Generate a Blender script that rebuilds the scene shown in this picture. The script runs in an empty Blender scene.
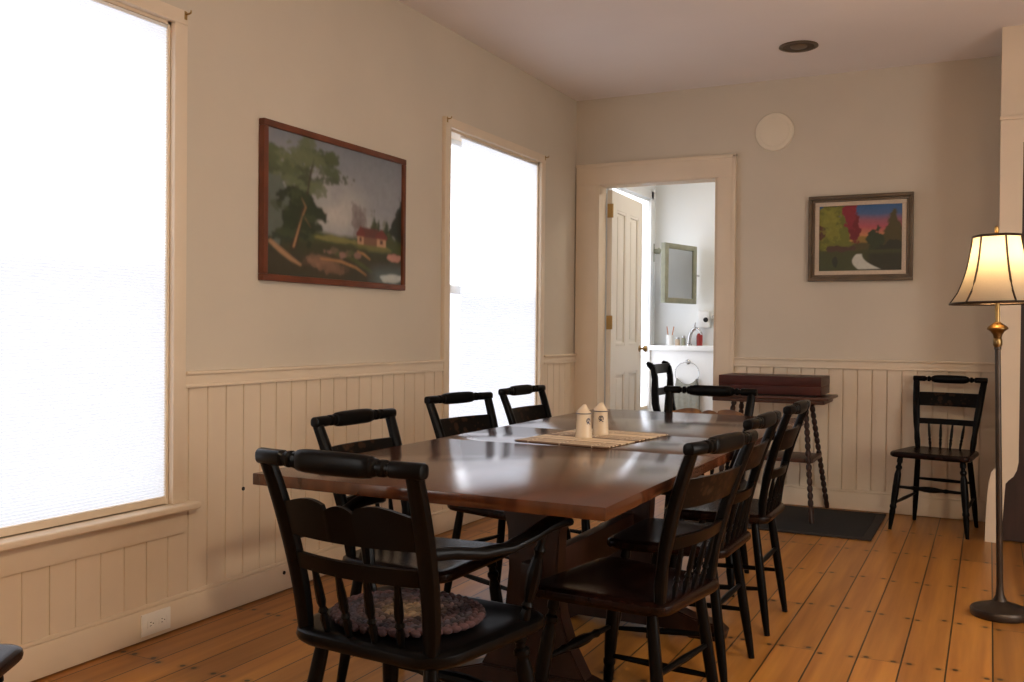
import bpy, bmesh, math, random
import numpy as np
from mathutils import Vector, Matrix
random.seed(4)
S = bpy.context.scene
C = S.collection
PI = math.pi

# ------------------------------------------------------------------ camera, world, exposure
CAMX, CAMZ, FL = 2.6877, 1.12, 953.25
def cam_setup(yaw=0.4649, pitch=-0.0114, roll=0.0094):
    f = Vector((-math.sin(yaw)*math.cos(pitch), math.cos(yaw)*math.cos(pitch), math.sin(pitch)))
    r = Vector((math.cos(yaw), math.sin(yaw), 0))
    u = r.cross(f)
    c, s = math.cos(roll), math.sin(roll)
    r2, u2 = c*r + s*u, -s*r + c*u
    cam = bpy.data.cameras.new('camera')
    cam.sensor_width = 36; cam.lens = FL*36/1024; cam.clip_start = 0.02
    o = bpy.data.objects.new('camera', cam); C.objects.link(o)
    m = Matrix((r2, u2, -f)).transposed().to_4x4()
    m.translation = (CAMX, 0, CAMZ)
    o.matrix_world = m
    S.camera = o
cam_setup()

W = bpy.data.worlds.new('world'); S.world = W; W.use_nodes = True
nt = W.node_tree; nt.nodes.clear()
wo = nt.nodes.new('ShaderNodeOutputWorld'); bg = nt.nodes.new('ShaderNodeBackground')
tc = nt.nodes.new('ShaderNodeTexCoord'); sx = nt.nodes.new('ShaderNodeSeparateXYZ')
mr = nt.nodes.new('ShaderNodeMapRange'); mx = nt.nodes.new('ShaderNodeMix'); mx.data_type = 'RGBA'
mr.inputs[1].default_value = -0.25; mr.inputs[2].default_value = 0.35
mx.inputs[6].default_value = (0.30, 0.30, 0.33, 1); mx.inputs[7].default_value = (0.90, 0.93, 1.0, 1)
nt.links.new(tc.outputs['Generated'], sx.inputs[0]); nt.links.new(sx.outputs[2], mr.inputs[0])
nt.links.new(mr.outputs[0], mx.inputs[0]); nt.links.new(mx.outputs[2], bg.inputs[0])
bg.inputs[1].default_value = 5.0
nt.links.new(bg.outputs[0], wo.inputs[0])

vs = S.view_settings
S.display_settings.display_device = 'sRGB'
vs.view_transform = 'Standard'; vs.look = 'None'; vs.gamma = 1.0; vs.use_curve_mapping = False
vs.exposure = 0.0
SHADE_GLOW = 0.54          # daylight carried by the cellular shades

# ------------------------------------------------------------------ materials
def newmat(name):
    m = bpy.data.materials.new(name); m.use_nodes = True
    return m, m.node_tree, m.node_tree.nodes['Principled BSDF']
def srgb(r, g, b):
    f = lambda c: ((c/255+0.055)/1.055)**2.4 if c > 10 else c/255/12.92
    return (f(r), f(g), f(b), 1)
def mat(name, col, rough=0.5, metal=0.0, var=0.0, scale=8.0, bump=0.0, bscale=60.0, stretch=(1, 1, 1), coat=0.0, spec=0.5):
    m, t, p = newmat(name)
    p.inputs['Roughness'].default_value = rough; p.inputs['Metallic'].default_value = metal
    p.inputs['Coat Weight'].default_value = coat; p.inputs['Specular IOR Level'].default_value = spec
    p.inputs['Base Color'].default_value = col
    tcn = t.nodes.new('ShaderNodeTexCoord'); mp = t.nodes.new('ShaderNodeMapping')
    mp.inputs['Scale'].default_value = stretch
    t.links.new(tcn.outputs['Object'], mp.inputs[0])
    if var:
        n = t.nodes.new('ShaderNodeTexNoise'); n.inputs['Scale'].default_value = scale; n.inputs['Detail'].default_value = 5
        r = t.nodes.new('ShaderNodeValToRGB')
        a = [max(0, c*(1-var)) for c in col[:3]] + [1]; b = [min(1, c*(1+var)) for c in col[:3]] + [1]
        r.color_ramp.elements[0].color = a; r.color_ramp.elements[1].color = b
        r.color_ramp.elements[0].position = 0.3; r.color_ramp.elements[1].position = 0.7
        t.links.new(mp.outputs[0], n.inputs['Vector']); t.links.new(n.outputs[0], r.inputs[0]); t.links.new(r.outputs[0], p.inputs['Base Color'])
    if bump:
        n2 = t.nodes.new('ShaderNodeTexNoise'); n2.inputs['Scale'].default_value = bscale
        bp = t.nodes.new('ShaderNodeBump'); bp.inputs['Strength'].default_value = bump; bp.inputs['Distance'].default_value = 0.004
        t.links.new(mp.outputs[0], n2.inputs['Vector']); t.links.new(n2.outputs[0], bp.inputs['Height']); t.links.new(bp.outputs[0], p.inputs['Normal'])
    return m

M = {}
M['wall'] = mat('wall_paint', (0.61, 0.535, 0.425, 1), 0.75, var=0.03, scale=2.0, bump=0.05, bscale=120)
M['ceil'] = mat('ceiling_paint', (0.86, 0.80, 0.765, 1), 0.85, var=0.02, scale=1.5)
M['trim'] = mat('cream_trim_paint', (0.74, 0.615, 0.46, 1), 0.42, var=0.03, scale=4.0, bump=0.04, bscale=40)
M['bathwall'] = mat('white_bath_paint', (0.80, 0.81, 0.79, 1), 0.7, var=0.01, scale=2.0)
M['door'] = mat('door_paint', (0.80, 0.74, 0.64, 1), 0.4, var=0.02, scale=3.0)
M['white'] = mat('white_gloss', (0.80, 0.80, 0.78, 1), 0.3, var=0.01)
M['black'] = mat('black_chair_paint', (0.0022, 0.0020, 0.0020, 1), 0.30, var=0.25, scale=14, spec=0.10)
M['seat'] = mat('worn_seat_wood', (0.0085, 0.0030, 0.0020, 1), 0.27, var=0.5, scale=7, stretch=(1, 6, 1), spec=0.14)
M['brass'] = mat('brass', (0.42, 0.28, 0.11, 1), 0.42, 1.0, var=0.1)
M['oldbrass'] = mat('aged_brass', (0.27, 0.17, 0.065, 1), 0.34, 1.0, var=0.2, scale=30)
M['bronze'] = mat('dark_bronze', (0.055, 0.04, 0.03, 1), 0.38, 0.7, var=0.2, scale=20)
M['chrome'] = mat('brushed_chrome', (0.55, 0.55, 0.55, 1), 0.25, 1.0, var=0.03)
M['darkhole'] = mat('dark_recess', (0.01, 0.008, 0.007, 1), 0.8, var=0.1)
M['mahog'] = mat('mahogany_box_wood', (0.050, 0.010, 0.007, 1), 0.42, var=0.3, scale=6, stretch=(1, 8, 8), spec=0.3)
M['standwood'] = mat('stand_brown_wood', (0.060, 0.021, 0.011, 1), 0.4, var=0.35, scale=6, stretch=(2, 8, 8))
M['standleg'] = mat('stand_leg_wood', (0.026, 0.010, 0.0065, 1), 0.4, var=0.3, scale=10, spec=0.3)
M['tableleg'] = mat('trestle_wood', (0.022, 0.0075, 0.0042, 1), 0.38, var=0.35, scale=5, stretch=(6, 6, 1), spec=0.3)
M['frame1'] = mat('cherry_frame_wood', (0.13, 0.035, 0.014, 1), 0.4, var=0.3, scale=8)
M['frame2'] = mat('grey_brown_frame', (0.105, 0.070, 0.038, 1), 0.4, var=0.25, scale=10)
M['liner'] = mat('linen_liner', (0.55, 0.44, 0.33, 1), 0.8, var=0.08, scale=80)
M['ceramic'] = mat('cream_ceramic', (0.66, 0.53, 0.375, 1), 0.25, var=0.04, scale=30)
M['blue'] = mat('cobalt_glaze', (0.015, 0.018, 0.06, 1), 0.3, var=0.1)
M['rug'] = mat('charcoal_rug', (0.0055, 0.0048, 0.0046, 1), 0.95, var=0.3, scale=60, bump=0.4, bscale=300)
M['rugborder'] = mat('mat_border_weave', (0.018, 0.012, 0.009, 1), 0.95, var=0.2, scale=60, bump=0.4, bscale=300)
M['plastic'] = mat('ivory_plastic', (0.84, 0.81, 0.74, 1), 0.35, var=0.01)
M['darkdoor'] = mat('dark_stained_door', (0.035, 0.014, 0.010, 1), 0.5, var=0.3, scale=5, stretch=(8, 8, 1))
M['mirrorframe'] = mat('sage_mirror_frame', (0.26, 0.26, 0.18, 1), 0.45, var=0.12, scale=20)
M['mirror'] = mat('mirror_glass', (0.48, 0.51, 0.54, 1), 0.03, 1.0, var=0.01)
M['towel'] = mat('grey_towel', (0.30, 0.30, 0.25, 1), 0.95, var=0.1, scale=50, bump=0.4, bscale=200)
M['red'] = mat('red_bottle', (0.30, 0.02, 0.015, 1), 0.3, var=0.1)
M['sticks'] = mat('orange_sticks', (0.55, 0.22, 0.10, 1), 0.6, var=0.1)
M['plate'] = mat('ivory_plate_cover', (0.76, 0.67, 0.52, 1), 0.5, var=0.02)

# glass pane: mostly clear, a little gloss
def mk_glass():
    m, t, p = newmat('window_glass')
    t.nodes.remove(p); out = t.nodes['Material Output']
    tr = t.nodes.new('ShaderNodeBsdfTransparent'); gl = t.nodes.new('ShaderNodeBsdfGlossy'); gl.inputs['Roughness'].default_value = 0.02
    mi = t.nodes.new('ShaderNodeMixShader'); mi.inputs[0].default_value = 0.05
    t.links.new(tr.outputs[0], mi.inputs[1]); t.links.new(gl.outputs[0], mi.inputs[2]); t.links.new(mi.outputs[0], out.inputs[0])
    return m
M['glass'] = mk_glass()
def mk_dimmer():
    m, t, p = newmat('lower_dimmer')  # tinted clear sheet, cuts the daylight reaching the lower shade
    t.nodes.remove(p); tr = t.nodes.new('ShaderNodeBsdfTransparent'); tr.inputs[0].default_value = (0.66, 0.65, 0.65, 1)
    t.links.new(tr.outputs[0], t.nodes['Material Output'].inputs[0]); return m
M['dimmer'] = mk_dimmer()
def mk_shade(name, glow, col=(0.92, 0.94, 1.0)):
    m, t, p = newmat(name)
    t.nodes.remove(p); out = t.nodes['Material Output']
    tr = t.nodes.new('ShaderNodeBsdfTranslucent'); tr.inputs[0].default_value = (0.62, 0.63, 0.66, 1)
    di = t.nodes.new('ShaderNodeBsdfDiffuse'); di.inputs[0].default_value = (0.42, 0.43, 0.45, 1)
    mi = t.nodes.new('ShaderNodeMixShader'); mi.inputs[0].default_value = 0.35
    em = t.nodes.new('ShaderNodeEmission'); em.inputs[0].default_value = (*col, 1); em.inputs[1].default_value = glow
    ad = t.nodes.new('ShaderNodeAddShader')
    t.links.new(tr.outputs[0], mi.inputs[1]); t.links.new(di.outputs[0], mi.inputs[2])
    t.links.new(mi.outputs[0], ad.inputs[0]); t.links.new(em.outputs[0], ad.inputs[1]); t.links.new(ad.outputs[0], out.inputs[0])
    return m
M['shade'] = mk_shade('cellular_shade_fabric', SHADE_GLOW)
M['fillshade'] = mk_shade('fill_shade_glow', 4.2, (1.0, 0.95, 0.88))  # strong glow for the added, unseen fill windows
M['bathshade'] = mk_shade('bath_shade_fabric', 1.3)
def mk_lampshade():
    m, t, p = newmat('lampshade_fabric')
    t.nodes.remove(p); out = t.nodes['Material Output']
    tr = t.nodes.new('ShaderNodeBsdfTranslucent'); tr.inputs[0].default_value = (0.33, 0.30, 0.235, 1)
    di = t.nodes.new('ShaderNodeBsdfDiffuse'); di.inputs[0].default_value = (0.62, 0.50, 0.36, 1)
    n = t.nodes.new('ShaderNodeTexNoise'); n.inputs['Scale'].default_value = 60
    mi = t.nodes.new('ShaderNodeMixShader')
    ma = t.nodes.new('ShaderNodeMapRange'); ma.inputs[3].default_value = 0.42; ma.inputs[4].default_value = 0.58
    t.links.new(n.outputs[0], ma.inputs[0]); t.links.new(ma.outputs[0], mi.inputs[0])
    t.links.new(tr.outputs[0], mi.inputs[1]); t.links.new(di.outputs[0], mi.inputs[2]); t.links.new(mi.outputs[0], out.inputs[0])
    return m
M['lampshade'] = mk_lampshade()
def mk_emit(name, col, s):
    m, t, p = newmat(name)
    p.inputs['Base Color'].default_value = (0.8, 0.8, 0.8, 1); p.inputs['Emission Color'].default_value = (*col, 1); p.inputs['Emission Strength'].default_value = s
    return m
M['bulb'] = mk_emit('warm_bulb_glass', (1.0, 0.68, 0.32), 14.0)

# wide pine floor boards: per-board tone, grain, dark gaps, pairs of nail heads along joists
BW, BX0 = 0.1395, 2.292
def mk_floor():
    m, t, p = newmat('pine_floor')
    N, L = t.nodes.new, t.links.new
    def math_(op, a, b=None, c=None):
        n = N('ShaderNodeMath'); n.operation = op
        for i, v in enumerate((a, b, c)):
            if v is None: continue
            if isinstance(v, (int, float)): n.inputs[i].default_value = v
            else: L(v, n.inputs[i])
        return n.outputs[0]
    tcn = N('ShaderNodeTexCoord'); sp = N('ShaderNodeSeparateXYZ'); L(tcn.outputs['Object'], sp.inputs[0])
    u = math_('DIVIDE', math_('SUBTRACT', sp.outputs[0], BX0-BW*40), BW)
    idx = math_('FLOOR', u); fr = math_('FRACT', u)
    wn = N('ShaderNodeTexWhiteNoise'); wn.noise_dimensions = '1D'; L(idx, wn.inputs['W'])
    # board length joints
    jy = math_('ADD', math_('DIVIDE', sp.outputs[1], 3.48), math_('MULTIPLY', wn.outputs[0], 6.0))
    # snap joints to joists of 0.58 m
    jn = math_('DIVIDE', sp.outputs[1], 0.58)
    off = math_('FLOOR', math_('MULTIPLY', wn.outputs[0], 6.0))
    bl = math_('DIVIDE', math_('ADD', jn, off), 6.0)
    bidx = math_('FLOOR', bl); bfr = math_('FRACT', bl)
    wn2 = N('ShaderNodeTexWhiteNoise'); wn2.noise_dimensions = '2D'
    cb = N('ShaderNodeCombineXYZ'); L(idx, cb.inputs[0]); L(bidx, cb.inputs[1]); L(cb.outputs[0], wn2.inputs['Vector'])
    # grain
    cb2 = N('ShaderNodeCombineXYZ'); L(math_('MULTIPLY', sp.outputs[0], 26.0), cb2.inputs[0])
    L(math_('ADD', math_('MULTIPLY', sp.outputs[1], 1.3), math_('MULTIPLY', wn2.outputs[0], 40)), cb2.inputs[1]); L(math_('MULTIPLY', idx, 3.7), cb2.inputs[2])
    gn = N('ShaderNodeTexNoise'); gn.inputs['Scale'].default_value = 1.0; gn.inputs['Detail'].default_value = 6; L(cb2.outputs[0], gn.inputs['Vector'])
    gr = N('ShaderNodeValToRGB'); L(gn.outputs[0], gr.inputs[0])
    gr.color_ramp.elements[0].color = (0.36, 0.135, 0.022, 1); gr.color_ramp.elements[0].position = 0.28
    gr.color_ramp.elements[1].color = (0.60, 0.270, 0.050, 1); gr.color_ramp.elements[1].position = 0.72
    tone = N('ShaderNodeMix'); tone.data_type = 'RGBA'; tone.blend_type = 'MULTIPLY'; tone.inputs[0].default_value = 1.0
    tv = math_('ADD', math_('MULTIPLY', wn2.outputs[0], 0.34), 0.62)
    cc = N('ShaderNodeCombineColor'); L(tv, cc.inputs[0]); L(math_('MULTIPLY', tv, 0.95), cc.inputs[1]); L(math_('MULTIPLY', tv, 0.95), cc.inputs[2])
    L(gr.outputs[0], tone.inputs[6]); L(cc.outputs[0], tone.inputs[7])
    # gaps
    edge = math_('MULTIPLY', math_('MINIMUM', fr, math_('SUBTRACT', 1.0, fr)), BW)
    gap = math_('LESS_THAN', edge, 0.0026)
    ej = math_('MULTIPLY', math_('MINIMUM', bfr, math_('SUBTRACT', 1.0, bfr)), 3.48)
    gapj = math_('LESS_THAN', ej, 0.0018)
    # nails: two per board at each joist, jittered
    jj = math_('ADD', jn, 0.06); ji = math_('FLOOR', jj)
    wn3 = N('ShaderNodeTexWhiteNoise'); wn3.noise_dimensions = '3D'
    side = math_('GREATER_THAN', fr, 0.5)
    cb3 = N('ShaderNodeCombineXYZ'); L(idx, cb3.inputs[0]); L(ji, cb3.inputs[1]); L(side, cb3.inputs[2]); L(cb3.outputs[0], wn3.inputs['Vector'])
    jit = math_('ADD', math_('MULTIPLY', wn3.outputs[0], 0.08), 0.02)
    dy = math_('MULTIPLY', math_('SUBTRACT', math_('FRACT', jj), jit), 0.58)
    dx = math_('SUBTRACT', edge, math_('ADD', math_('MULTIPLY', wn3.outputs[0], 0.012), 0.017))
    d = math_('SQRT', math_('ADD', math_('MULTIPLY', dx, dx), math_('MULTIPLY', dy, dy)))
    nail = math_('LESS_THAN', d, 0.0088)
    stain = N('ShaderNodeMapRange'); L(d, stain.inputs[0]); stain.inputs[1].default_value = 0.004; stain.inputs[2].default_value = 0.024; stain.inputs[3].default_value = 0.5; stain.inputs[4].default_value = 0.0
    dark = math_('MAXIMUM', math_('MAXIMUM', gap, math_('MULTIPLY', gapj, 0.8)), math_('MAXIMUM', math_('MULTIPLY', nail, 0.98), stain.outputs[0]))
    fin = N('ShaderNodeMix'); fin.data_type = 'RGBA'; L(dark, fin.inputs[0]); L(tone.outputs[2], fin.inputs[6]); fin.inputs[7].default_value = (0.010, 0.005, 0.003, 1)
    L(fin.outputs[2], p.inputs['Base Color'])
    p.inputs['Roughness'].default_value = 0.34
    bp = N('ShaderNodeBump'); bp.inputs['Strength'].default_value = 0.25; bp.inputs['Distance'].default_value = 0.004
    L(math_('SUBTRACT', math_('MULTIPLY', gn.outputs[0], 0.15), gap), bp.inputs['Height']); L(bp.outputs[0], p.inputs['Normal'])
    return m
M['floor'] = mk_floor()

def mk_table():
    m, t, p = newmat('table_top_wood')
    N, L = t.nodes.new, t.links.new
    tcn = N('ShaderNodeTexCoord'); mp = N('ShaderNodeMapping'); mp.inputs['Scale'].default_value = (14, 1.1, 6); L(tcn.outputs['Object'], mp.inputs[0])
    n = N('ShaderNodeTexNoise'); n.inputs['Scale'].default_value = 1.6; n.inputs['Detail'].default_value = 6; L(mp.outputs[0], n.inputs['Vector'])
    r = N('ShaderNodeValToRGB'); L(n.outputs[0], r.inputs[0])
    r.color_ramp.elements[0].color = (0.034, 0.0110, 0.0050, 1); r.color_ramp.elements[0].position = 0.3
    r.color_ramp.elements[1].color = (0.096, 0.0310, 0.0120, 1); r.color_ramp.elements[1].position = 0.72
    L(r.outputs[0], p.inputs['Base Color'])
    p.inputs['Roughness'].default_value = 0.20; p.inputs['Specular IOR Level'].default_value = 0.6
    n2 = N('ShaderNodeTexNoise'); n2.inputs['Scale'].default_value = 3.0; L(tcn.outputs['Object'], n2.inputs['Vector'])
    mr_ = N('ShaderNodeMapRange'); mr_.inputs[3].default_value = 0.13; mr_.inputs[4].default_value = 0.19; L(n2.outputs[0], mr_.inputs[0]); L(mr_.outputs[0], p.inputs['Roughness'])
    return m
M['table'] = mk_table()

def mk_stencil():
    m, t, p = newmat('stencilled_slat')
    N, L = t.nodes.new, t.links.new
    tcn = N('ShaderNodeTexCoord'); v = N('ShaderNodeTexVoronoi'); v.inputs['Scale'].default_value = 42; L(tcn.outputs['Object'], v.inputs['Vector'])
    sp = N('ShaderNodeSeparateXYZ'); L(tcn.outputs['Object'], sp.inputs[0])
    ab = N('ShaderNodeMath'); ab.operation = 'ABSOLUTE'; L(sp.outputs[0], ab.inputs[0])
    mr_ = N('ShaderNodeMapRange'); mr_.inputs[1].default_value = 0.06; mr_.inputs[2].default_value = 0.15; mr_.inputs[3].default_value = 0.46; mr_.inputs[4].default_value = 0.0; L(ab.outputs[0], mr_.inputs[0])
    lt = N('ShaderNodeMath'); lt.operation = 'LESS_THAN'; L(v.outputs[0], lt.inputs[0]); L(mr_.outputs[0], lt.inputs[1])
    mi = N('ShaderNodeMix'); mi.data_type = 'RGBA'; mi.inputs[6].default_value = (0.0026, 0.0022, 0.0021, 1); mi.inputs[7].default_value = (0.026, 0.013, 0.007, 1); L(lt.outputs[0], mi.inputs[0])
    L(mi.outputs[2], p.inputs['Base Color']); p.inputs['Roughness'].default_value = 0.38; p.inputs['Specular IOR Level'].default_value = 0.10
    return m
M['stencil'] = mk_stencil()
def mk_gold_slat():
    m, t, p = newmat('gilded_slat')
    N, L = t.nodes.new, t.links.new
    tcn = N('ShaderNodeTexCoord'); v = N('ShaderNodeTexNoise'); v.inputs['Scale'].default_value = 22; L(tcn.outputs['Object'], v.inputs['Vector'])
    r = N('ShaderNodeValToRGB'); L(v.outputs[0], r.inputs[0])
    r.color_ramp.elements[0].color = (0.10, 0.034, 0.012, 1); r.color_ramp.elements[0].position = 0.35
    r.color_ramp.elements[1].color = (0.26, 0.12, 0.03, 1); r.color_ramp.elements[1].position = 0.7
    L(r.outputs[0], p.inputs['Base Color']); p.inputs['Roughness'].default_value = 0.4
    return m
M['gold'] = mk_gold_slat()

def mk_mat():
    m, t, p = newmat('bamboo_slats')
    N, L = t.nodes.new, t.links.new
    tcn = N('ShaderNodeTexCoord'); sp = N('ShaderNodeSeparateXYZ'); L(tcn.outputs['Object'], sp.inputs[0])
    mu = N('ShaderNodeMath'); mu.operation = 'MULTIPLY'; mu.inputs[1].default_value = 1/0.0125; L(sp.outputs[1], mu.inputs[0])
    fl = N('ShaderNodeMath'); fl.operation = 'FLOOR'; L(mu.outputs[0], fl.inputs[0])
    wn = N('ShaderNodeTexWhiteNoise'); wn.noise_dimensions = '1D'; L(fl.outputs[0], wn.inputs['W'])
    r = N('ShaderNodeValToRGB'); r.color_ramp.interpolation = 'CONSTANT'; L(wn.outputs[0], r.inputs[0])
    e = r.color_ramp.elements; e[0].color = (0.17, 0.095, 0.050, 1); e[1].position = 0.25; e[1].color = (0.64, 0.50, 0.33, 1)
    x = e.new(0.55); x.color = (0.74, 0.60, 0.41, 1); y = e.new(0.85); y.color = (0.42, 0.29, 0.165, 1)
    L(r.outputs[0], p.inputs['Base Color']); p.inputs['Roughness'].default_value = 0.5
    return m
M['bamboo'] = mk_mat()

def mk_vcol(name, rough=0.6):
    m, t, p = newmat(name)
    a = t.nodes.new('ShaderNodeVertexColor'); a.layer_name = 'paint'
    t.links.new(a.outputs[0], p.inputs['Base Color']); p.inputs['Roughness'].default_value = rough
    return m
M['paint'] = mk_vcol('oil_paint', 0.45)
M['braid'] = mk_vcol('braided_wool', 0.95)

# ------------------------------------------------------------------ mesh helpers
def bm_new(): return bmesh.new()
def box(bm, x0, x1, y0, y1, z0, z1, bev=0.0, seg=2):
    r = bmesh.ops.create_cube(bm, size=1.0, matrix=Matrix.Translation(((x0+x1)/2, (y0+y1)/2, (z0+z1)/2)) @ Matrix.Diagonal((abs(x1-x0), abs(y1-y0), abs(z1-z0), 1)))
    if bev:
        es = list({e for v in r['verts'] for e in v.link_edges})
        bmesh.ops.bevel(bm, geom=es, offset=bev, segments=seg, affect='EDGES', profile=0.6)
    return bm
def frame_axes(d):
    d = d.normalized(); a = Vector((0, 0, 1)) if abs(d.z) < 0.9 else Vector((0, 1, 0))
    u = a.cross(d).normalized(); return u, d.cross(u)
def tube(bm, pts, rad, n=10, cap=True, axes=None, power=2.0):
    """rad: list of r or (ru, rv)."""
    pts = [Vector(p) for p in pts]; rings = []
    for i, p in enumerate(pts):
        d = (pts[min(i+1, len(pts)-1)] - pts[max(i-1, 0)])
        if axes: u, v = Vector(axes[0]), Vector(axes[1])
        else: u, v = frame_axes(d)
        r = rad[i] if isinstance(rad, (list, tuple)) else rad
        ru, rv = r if isinstance(r, (list, tuple)) else (r, r)
        ring = []
        for k in range(n):
            a = 2*PI*k/n; c, s = math.cos(a), math.sin(a)
            c2 = math.copysign(abs(c)**(2/power), c); s2 = math.copysign(abs(s)**(2/power), s)
            ring.append(bm.verts.new(p + u*(ru*c2) + v*(rv*s2)))
        rings.append(ring)
    for a, b in zip(rings, rings[1:]):
        for k in range(n): bm.faces.new((a[k], a[(k+1) % n], b[(k+1) % n], b[k]))
    if cap:
        bm.faces.new(rings[0][::-1]); bm.faces.new(rings[-1])
    return bm
def turned(bm, A, B, prof, n=12):
    """prof: list of (t, r) from A to B."""
    A, B = Vector(A), Vector(B)
    return tube(bm, [A.lerp(B, t) for t, r in prof], [r for t, r in prof], n, axes=frame_axes(B-A))
def lathe(bm, prof, n=32, c=(0, 0, 0)):
    """prof: list of (r, z)."""
    return tube(bm, [(c[0], c[1], c[2]+z) for r, z in prof], [max(r, 1e-4) for r, z in prof], n, axes=((1, 0, 0), (0, 1, 0)))
def prism(bm, poly, plane, d0, d1, bev=0.0):
    """poly in 2D; plane 'xz' (extrude y), 'xy' (extrude z), 'yz' (extrude x)."""
    def P(a, b, d): return {'xz': (a, d, b), 'xy': (a, b, d), 'yz': (d, a, b)}[plane]
    A = [bm.verts.new(P(a, b, d0)) for a, b in poly]; B = [bm.verts.new(P(a, b, d1)) for a, b in poly]
    n = len(poly); fs = [bm.faces.new(A), bm.faces.new(B[::-1])]
    for i in range(n): fs.append(bm.faces.new((A[i], B[i], B[(i+1) % n], A[(i+1) % n])))
    bmesh.ops.recalc_face_normals(bm, faces=fs)
    if bev:
        es = list({e for f in fs[:2] for e in f.edges})
        bmesh.ops.bevel(bm, geom=es, offset=bev, segments=2, affect='EDGES')
    return bm
def obj(name, bm, m, parent=None, loc=None, smooth=0.6):
    bmesh.ops.recalc_face_normals(bm, faces=bm.faces[:])
    me = bpy.data.meshes.new(name); bm.to_mesh(me); bm.free()
    me.materials.append(M[m] if isinstance(m, str) else m)
    if smooth:
        me.polygons.foreach_set('use_smooth', [True]*len(me.polygons)); me.set_sharp_from_angle(angle=smooth)
    o = bpy.data.objects.new(name, me); C.objects.link(o)
    if parent: o.parent = parent
    if loc: o.location = loc
    return o
def tag(o, label, cat, group=None):
    o['label'] = label; o['category'] = cat
    if group: o['group'] = group
    return o
def thing(name, label, cat, loc=(0, 0, 0), rz=0.0, group=None):
    o = bpy.data.objects.new(name, None); C.objects.link(o); o.empty_display_size = 0.1
    o.location = loc; o.rotation_euler = (0, 0, rz)
    return tag(o, label, cat, group)
def struct(name, bm, m, parent=None, smooth=0.6):
    o = obj(name, bm, m, parent, smooth=smooth)
    if not parent: o['kind'] = 'structure'
    return o
def dup(root, loc, rz, label, group=None):
    r = root.copy(); C.objects.link(r); r.location = loc; r.rotation_euler = (0, 0, rz); r['label'] = label
    if group: r['group'] = group
    for ch in list(root.children):
        c = ch.copy(); C.objects.link(c); c.parent = r
        for g in list(ch.children):
            d = g.copy(); C.objects.link(d); d.parent = c
    return r

# ------------------------------------------------------------------ room
D, H = 6.366, 2.775
XR, YB, XE = 2.724, -2.7, 4.6          # far wall's right end, back wall, right wall
YN = 5.75                               # the doorway wall at the far right
struct('floor', box(bm_new(), -0.15, XE+0.15, YB-0.15, 8.35, -0.05, 0), 'floor')
bm = bm_new(); 
bm_c = box(bm, -0.15, XE+0.15, YB-0.15, 8.35, H, H+0.08)
# recessed round opening for the ceiling fixture is a fixture of its own (below)
struct('ceiling', bm, 'ceil')

WIN = [(1.34, 2.617), (4.485, 5.79), (-1.25, 0.0)]        # outer casing edges, left wall; the last is an added fill window
OZ0, OZ1, CW = 0.47, 2.232, 0.060
bm = bm_new(); TW = -0.16
ys = sorted([(a+CW, b-CW) for a, b in WIN]); prev = YB-0.15
for a, b in ys:
    box(bm, TW, 0, prev, a, 0, H); box(bm, TW, 0, a, b, 0, OZ0); box(bm, TW, 0, a, b, OZ1, H); prev = b
box(bm, TW, 0, prev, D+0.12, 0, H)
struct('wall_left', bm, 'wall')
# far wall with doorway
DX0, DX1, DZ = 0.185, 1.037, 2.165
bm = bm_new()
box(bm, 0, DX0, D, D+0.12, 0, H); box(bm, DX1, XE+0.15, D, D+0.12, 0, H); box(bm, DX0, DX1, D, D+0.12, DZ, H)
struct('wall_far', bm, 'wall')
struct('wall_back', box(bm_new(), TW, XE+0.15, YB-0.15, YB, 0, H), 'wall')
bm = bm_new(); box(bm, XE, XE+0.16, YB-0.15, 1.96, 0, H); box(bm, XE, XE+0.16, 3.44, D+0.12, 0, H); box(bm, XE, XE+0.16, 1.96, 3.44, 0, OZ0); box(bm, XE, XE+0.16, 1.96, 3.44, OZ1, H)
struct('wall_right', bm, 'wall')
# doorway wall at far right: return, header, piers
bm = bm_new()
box(bm, XR, XR+0.02, YN+0.03, D, 0, H)
box(bm, XR+0.02, XE, YN+0.03, YN+0.13, 2.27, H)
box(bm, XR+1.1, XE, YN+0.03, YN+0.13, 0, 2.27)
struct('wall_right_return', bm, 'trim')

# beadboard wainscot (vertical boards with grooves)
RL, BH = 0.955, 0.13
def beadboard(bm, a0, a1, z0, z1, plane, d, pitch=0.085, first=None):
    g, dp, th = (0.0034, 0.0048, 0.012) if plane == 'x' else (0.0038, 0.0105, 0.012)
    a = first if first is not None else a0
    xs = []
    while a <= a0: a += pitch
    prof = [(a0, th)]
    while a < a1-0.01:
        prof += [(a-g, th), (a-g*0.7, th-dp), (a+g*0.7, th-dp), (a+g, th)]; a += pitch
    prof += [(a1, th)]
    def P(u, o, z): return (d+o, u, z) if plane == 'x' else (u, d-o, z)
    prev_ = None
    for u, o in prof:
        v0, v1 = bm.verts.new(P(u, o, z0)), bm.verts.new(P(u, o, z1))
        if prev_: bm.faces.new((prev_[0], v0, v1, prev_[1]))
        prev_ = (v0, v1)
    return bm
bm = bm_new()
prev = YB
for a, b in sorted(WIN):
    if a > prev: beadboard(bm, prev, a, BH, RL-0.02, 'x', 0, 0.098, first=-2.65)
    beadboard(bm, a, b, BH, 0.36, 'x', 0, 0.098, first=-2.65); prev = b
beadboard(bm, prev, D, BH, RL-0.02, 'x', 0, 0.098, first=-2.65)
struct('trim_1', bm, 'trim', smooth=0)
bm = bm_new(); beadboard(bm, DX1+0.12, XR, BH, RL-0.02, 'y', D, 0.087, first=0.9)
struct('trim_2', bm, 'trim', smooth=0)
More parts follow.
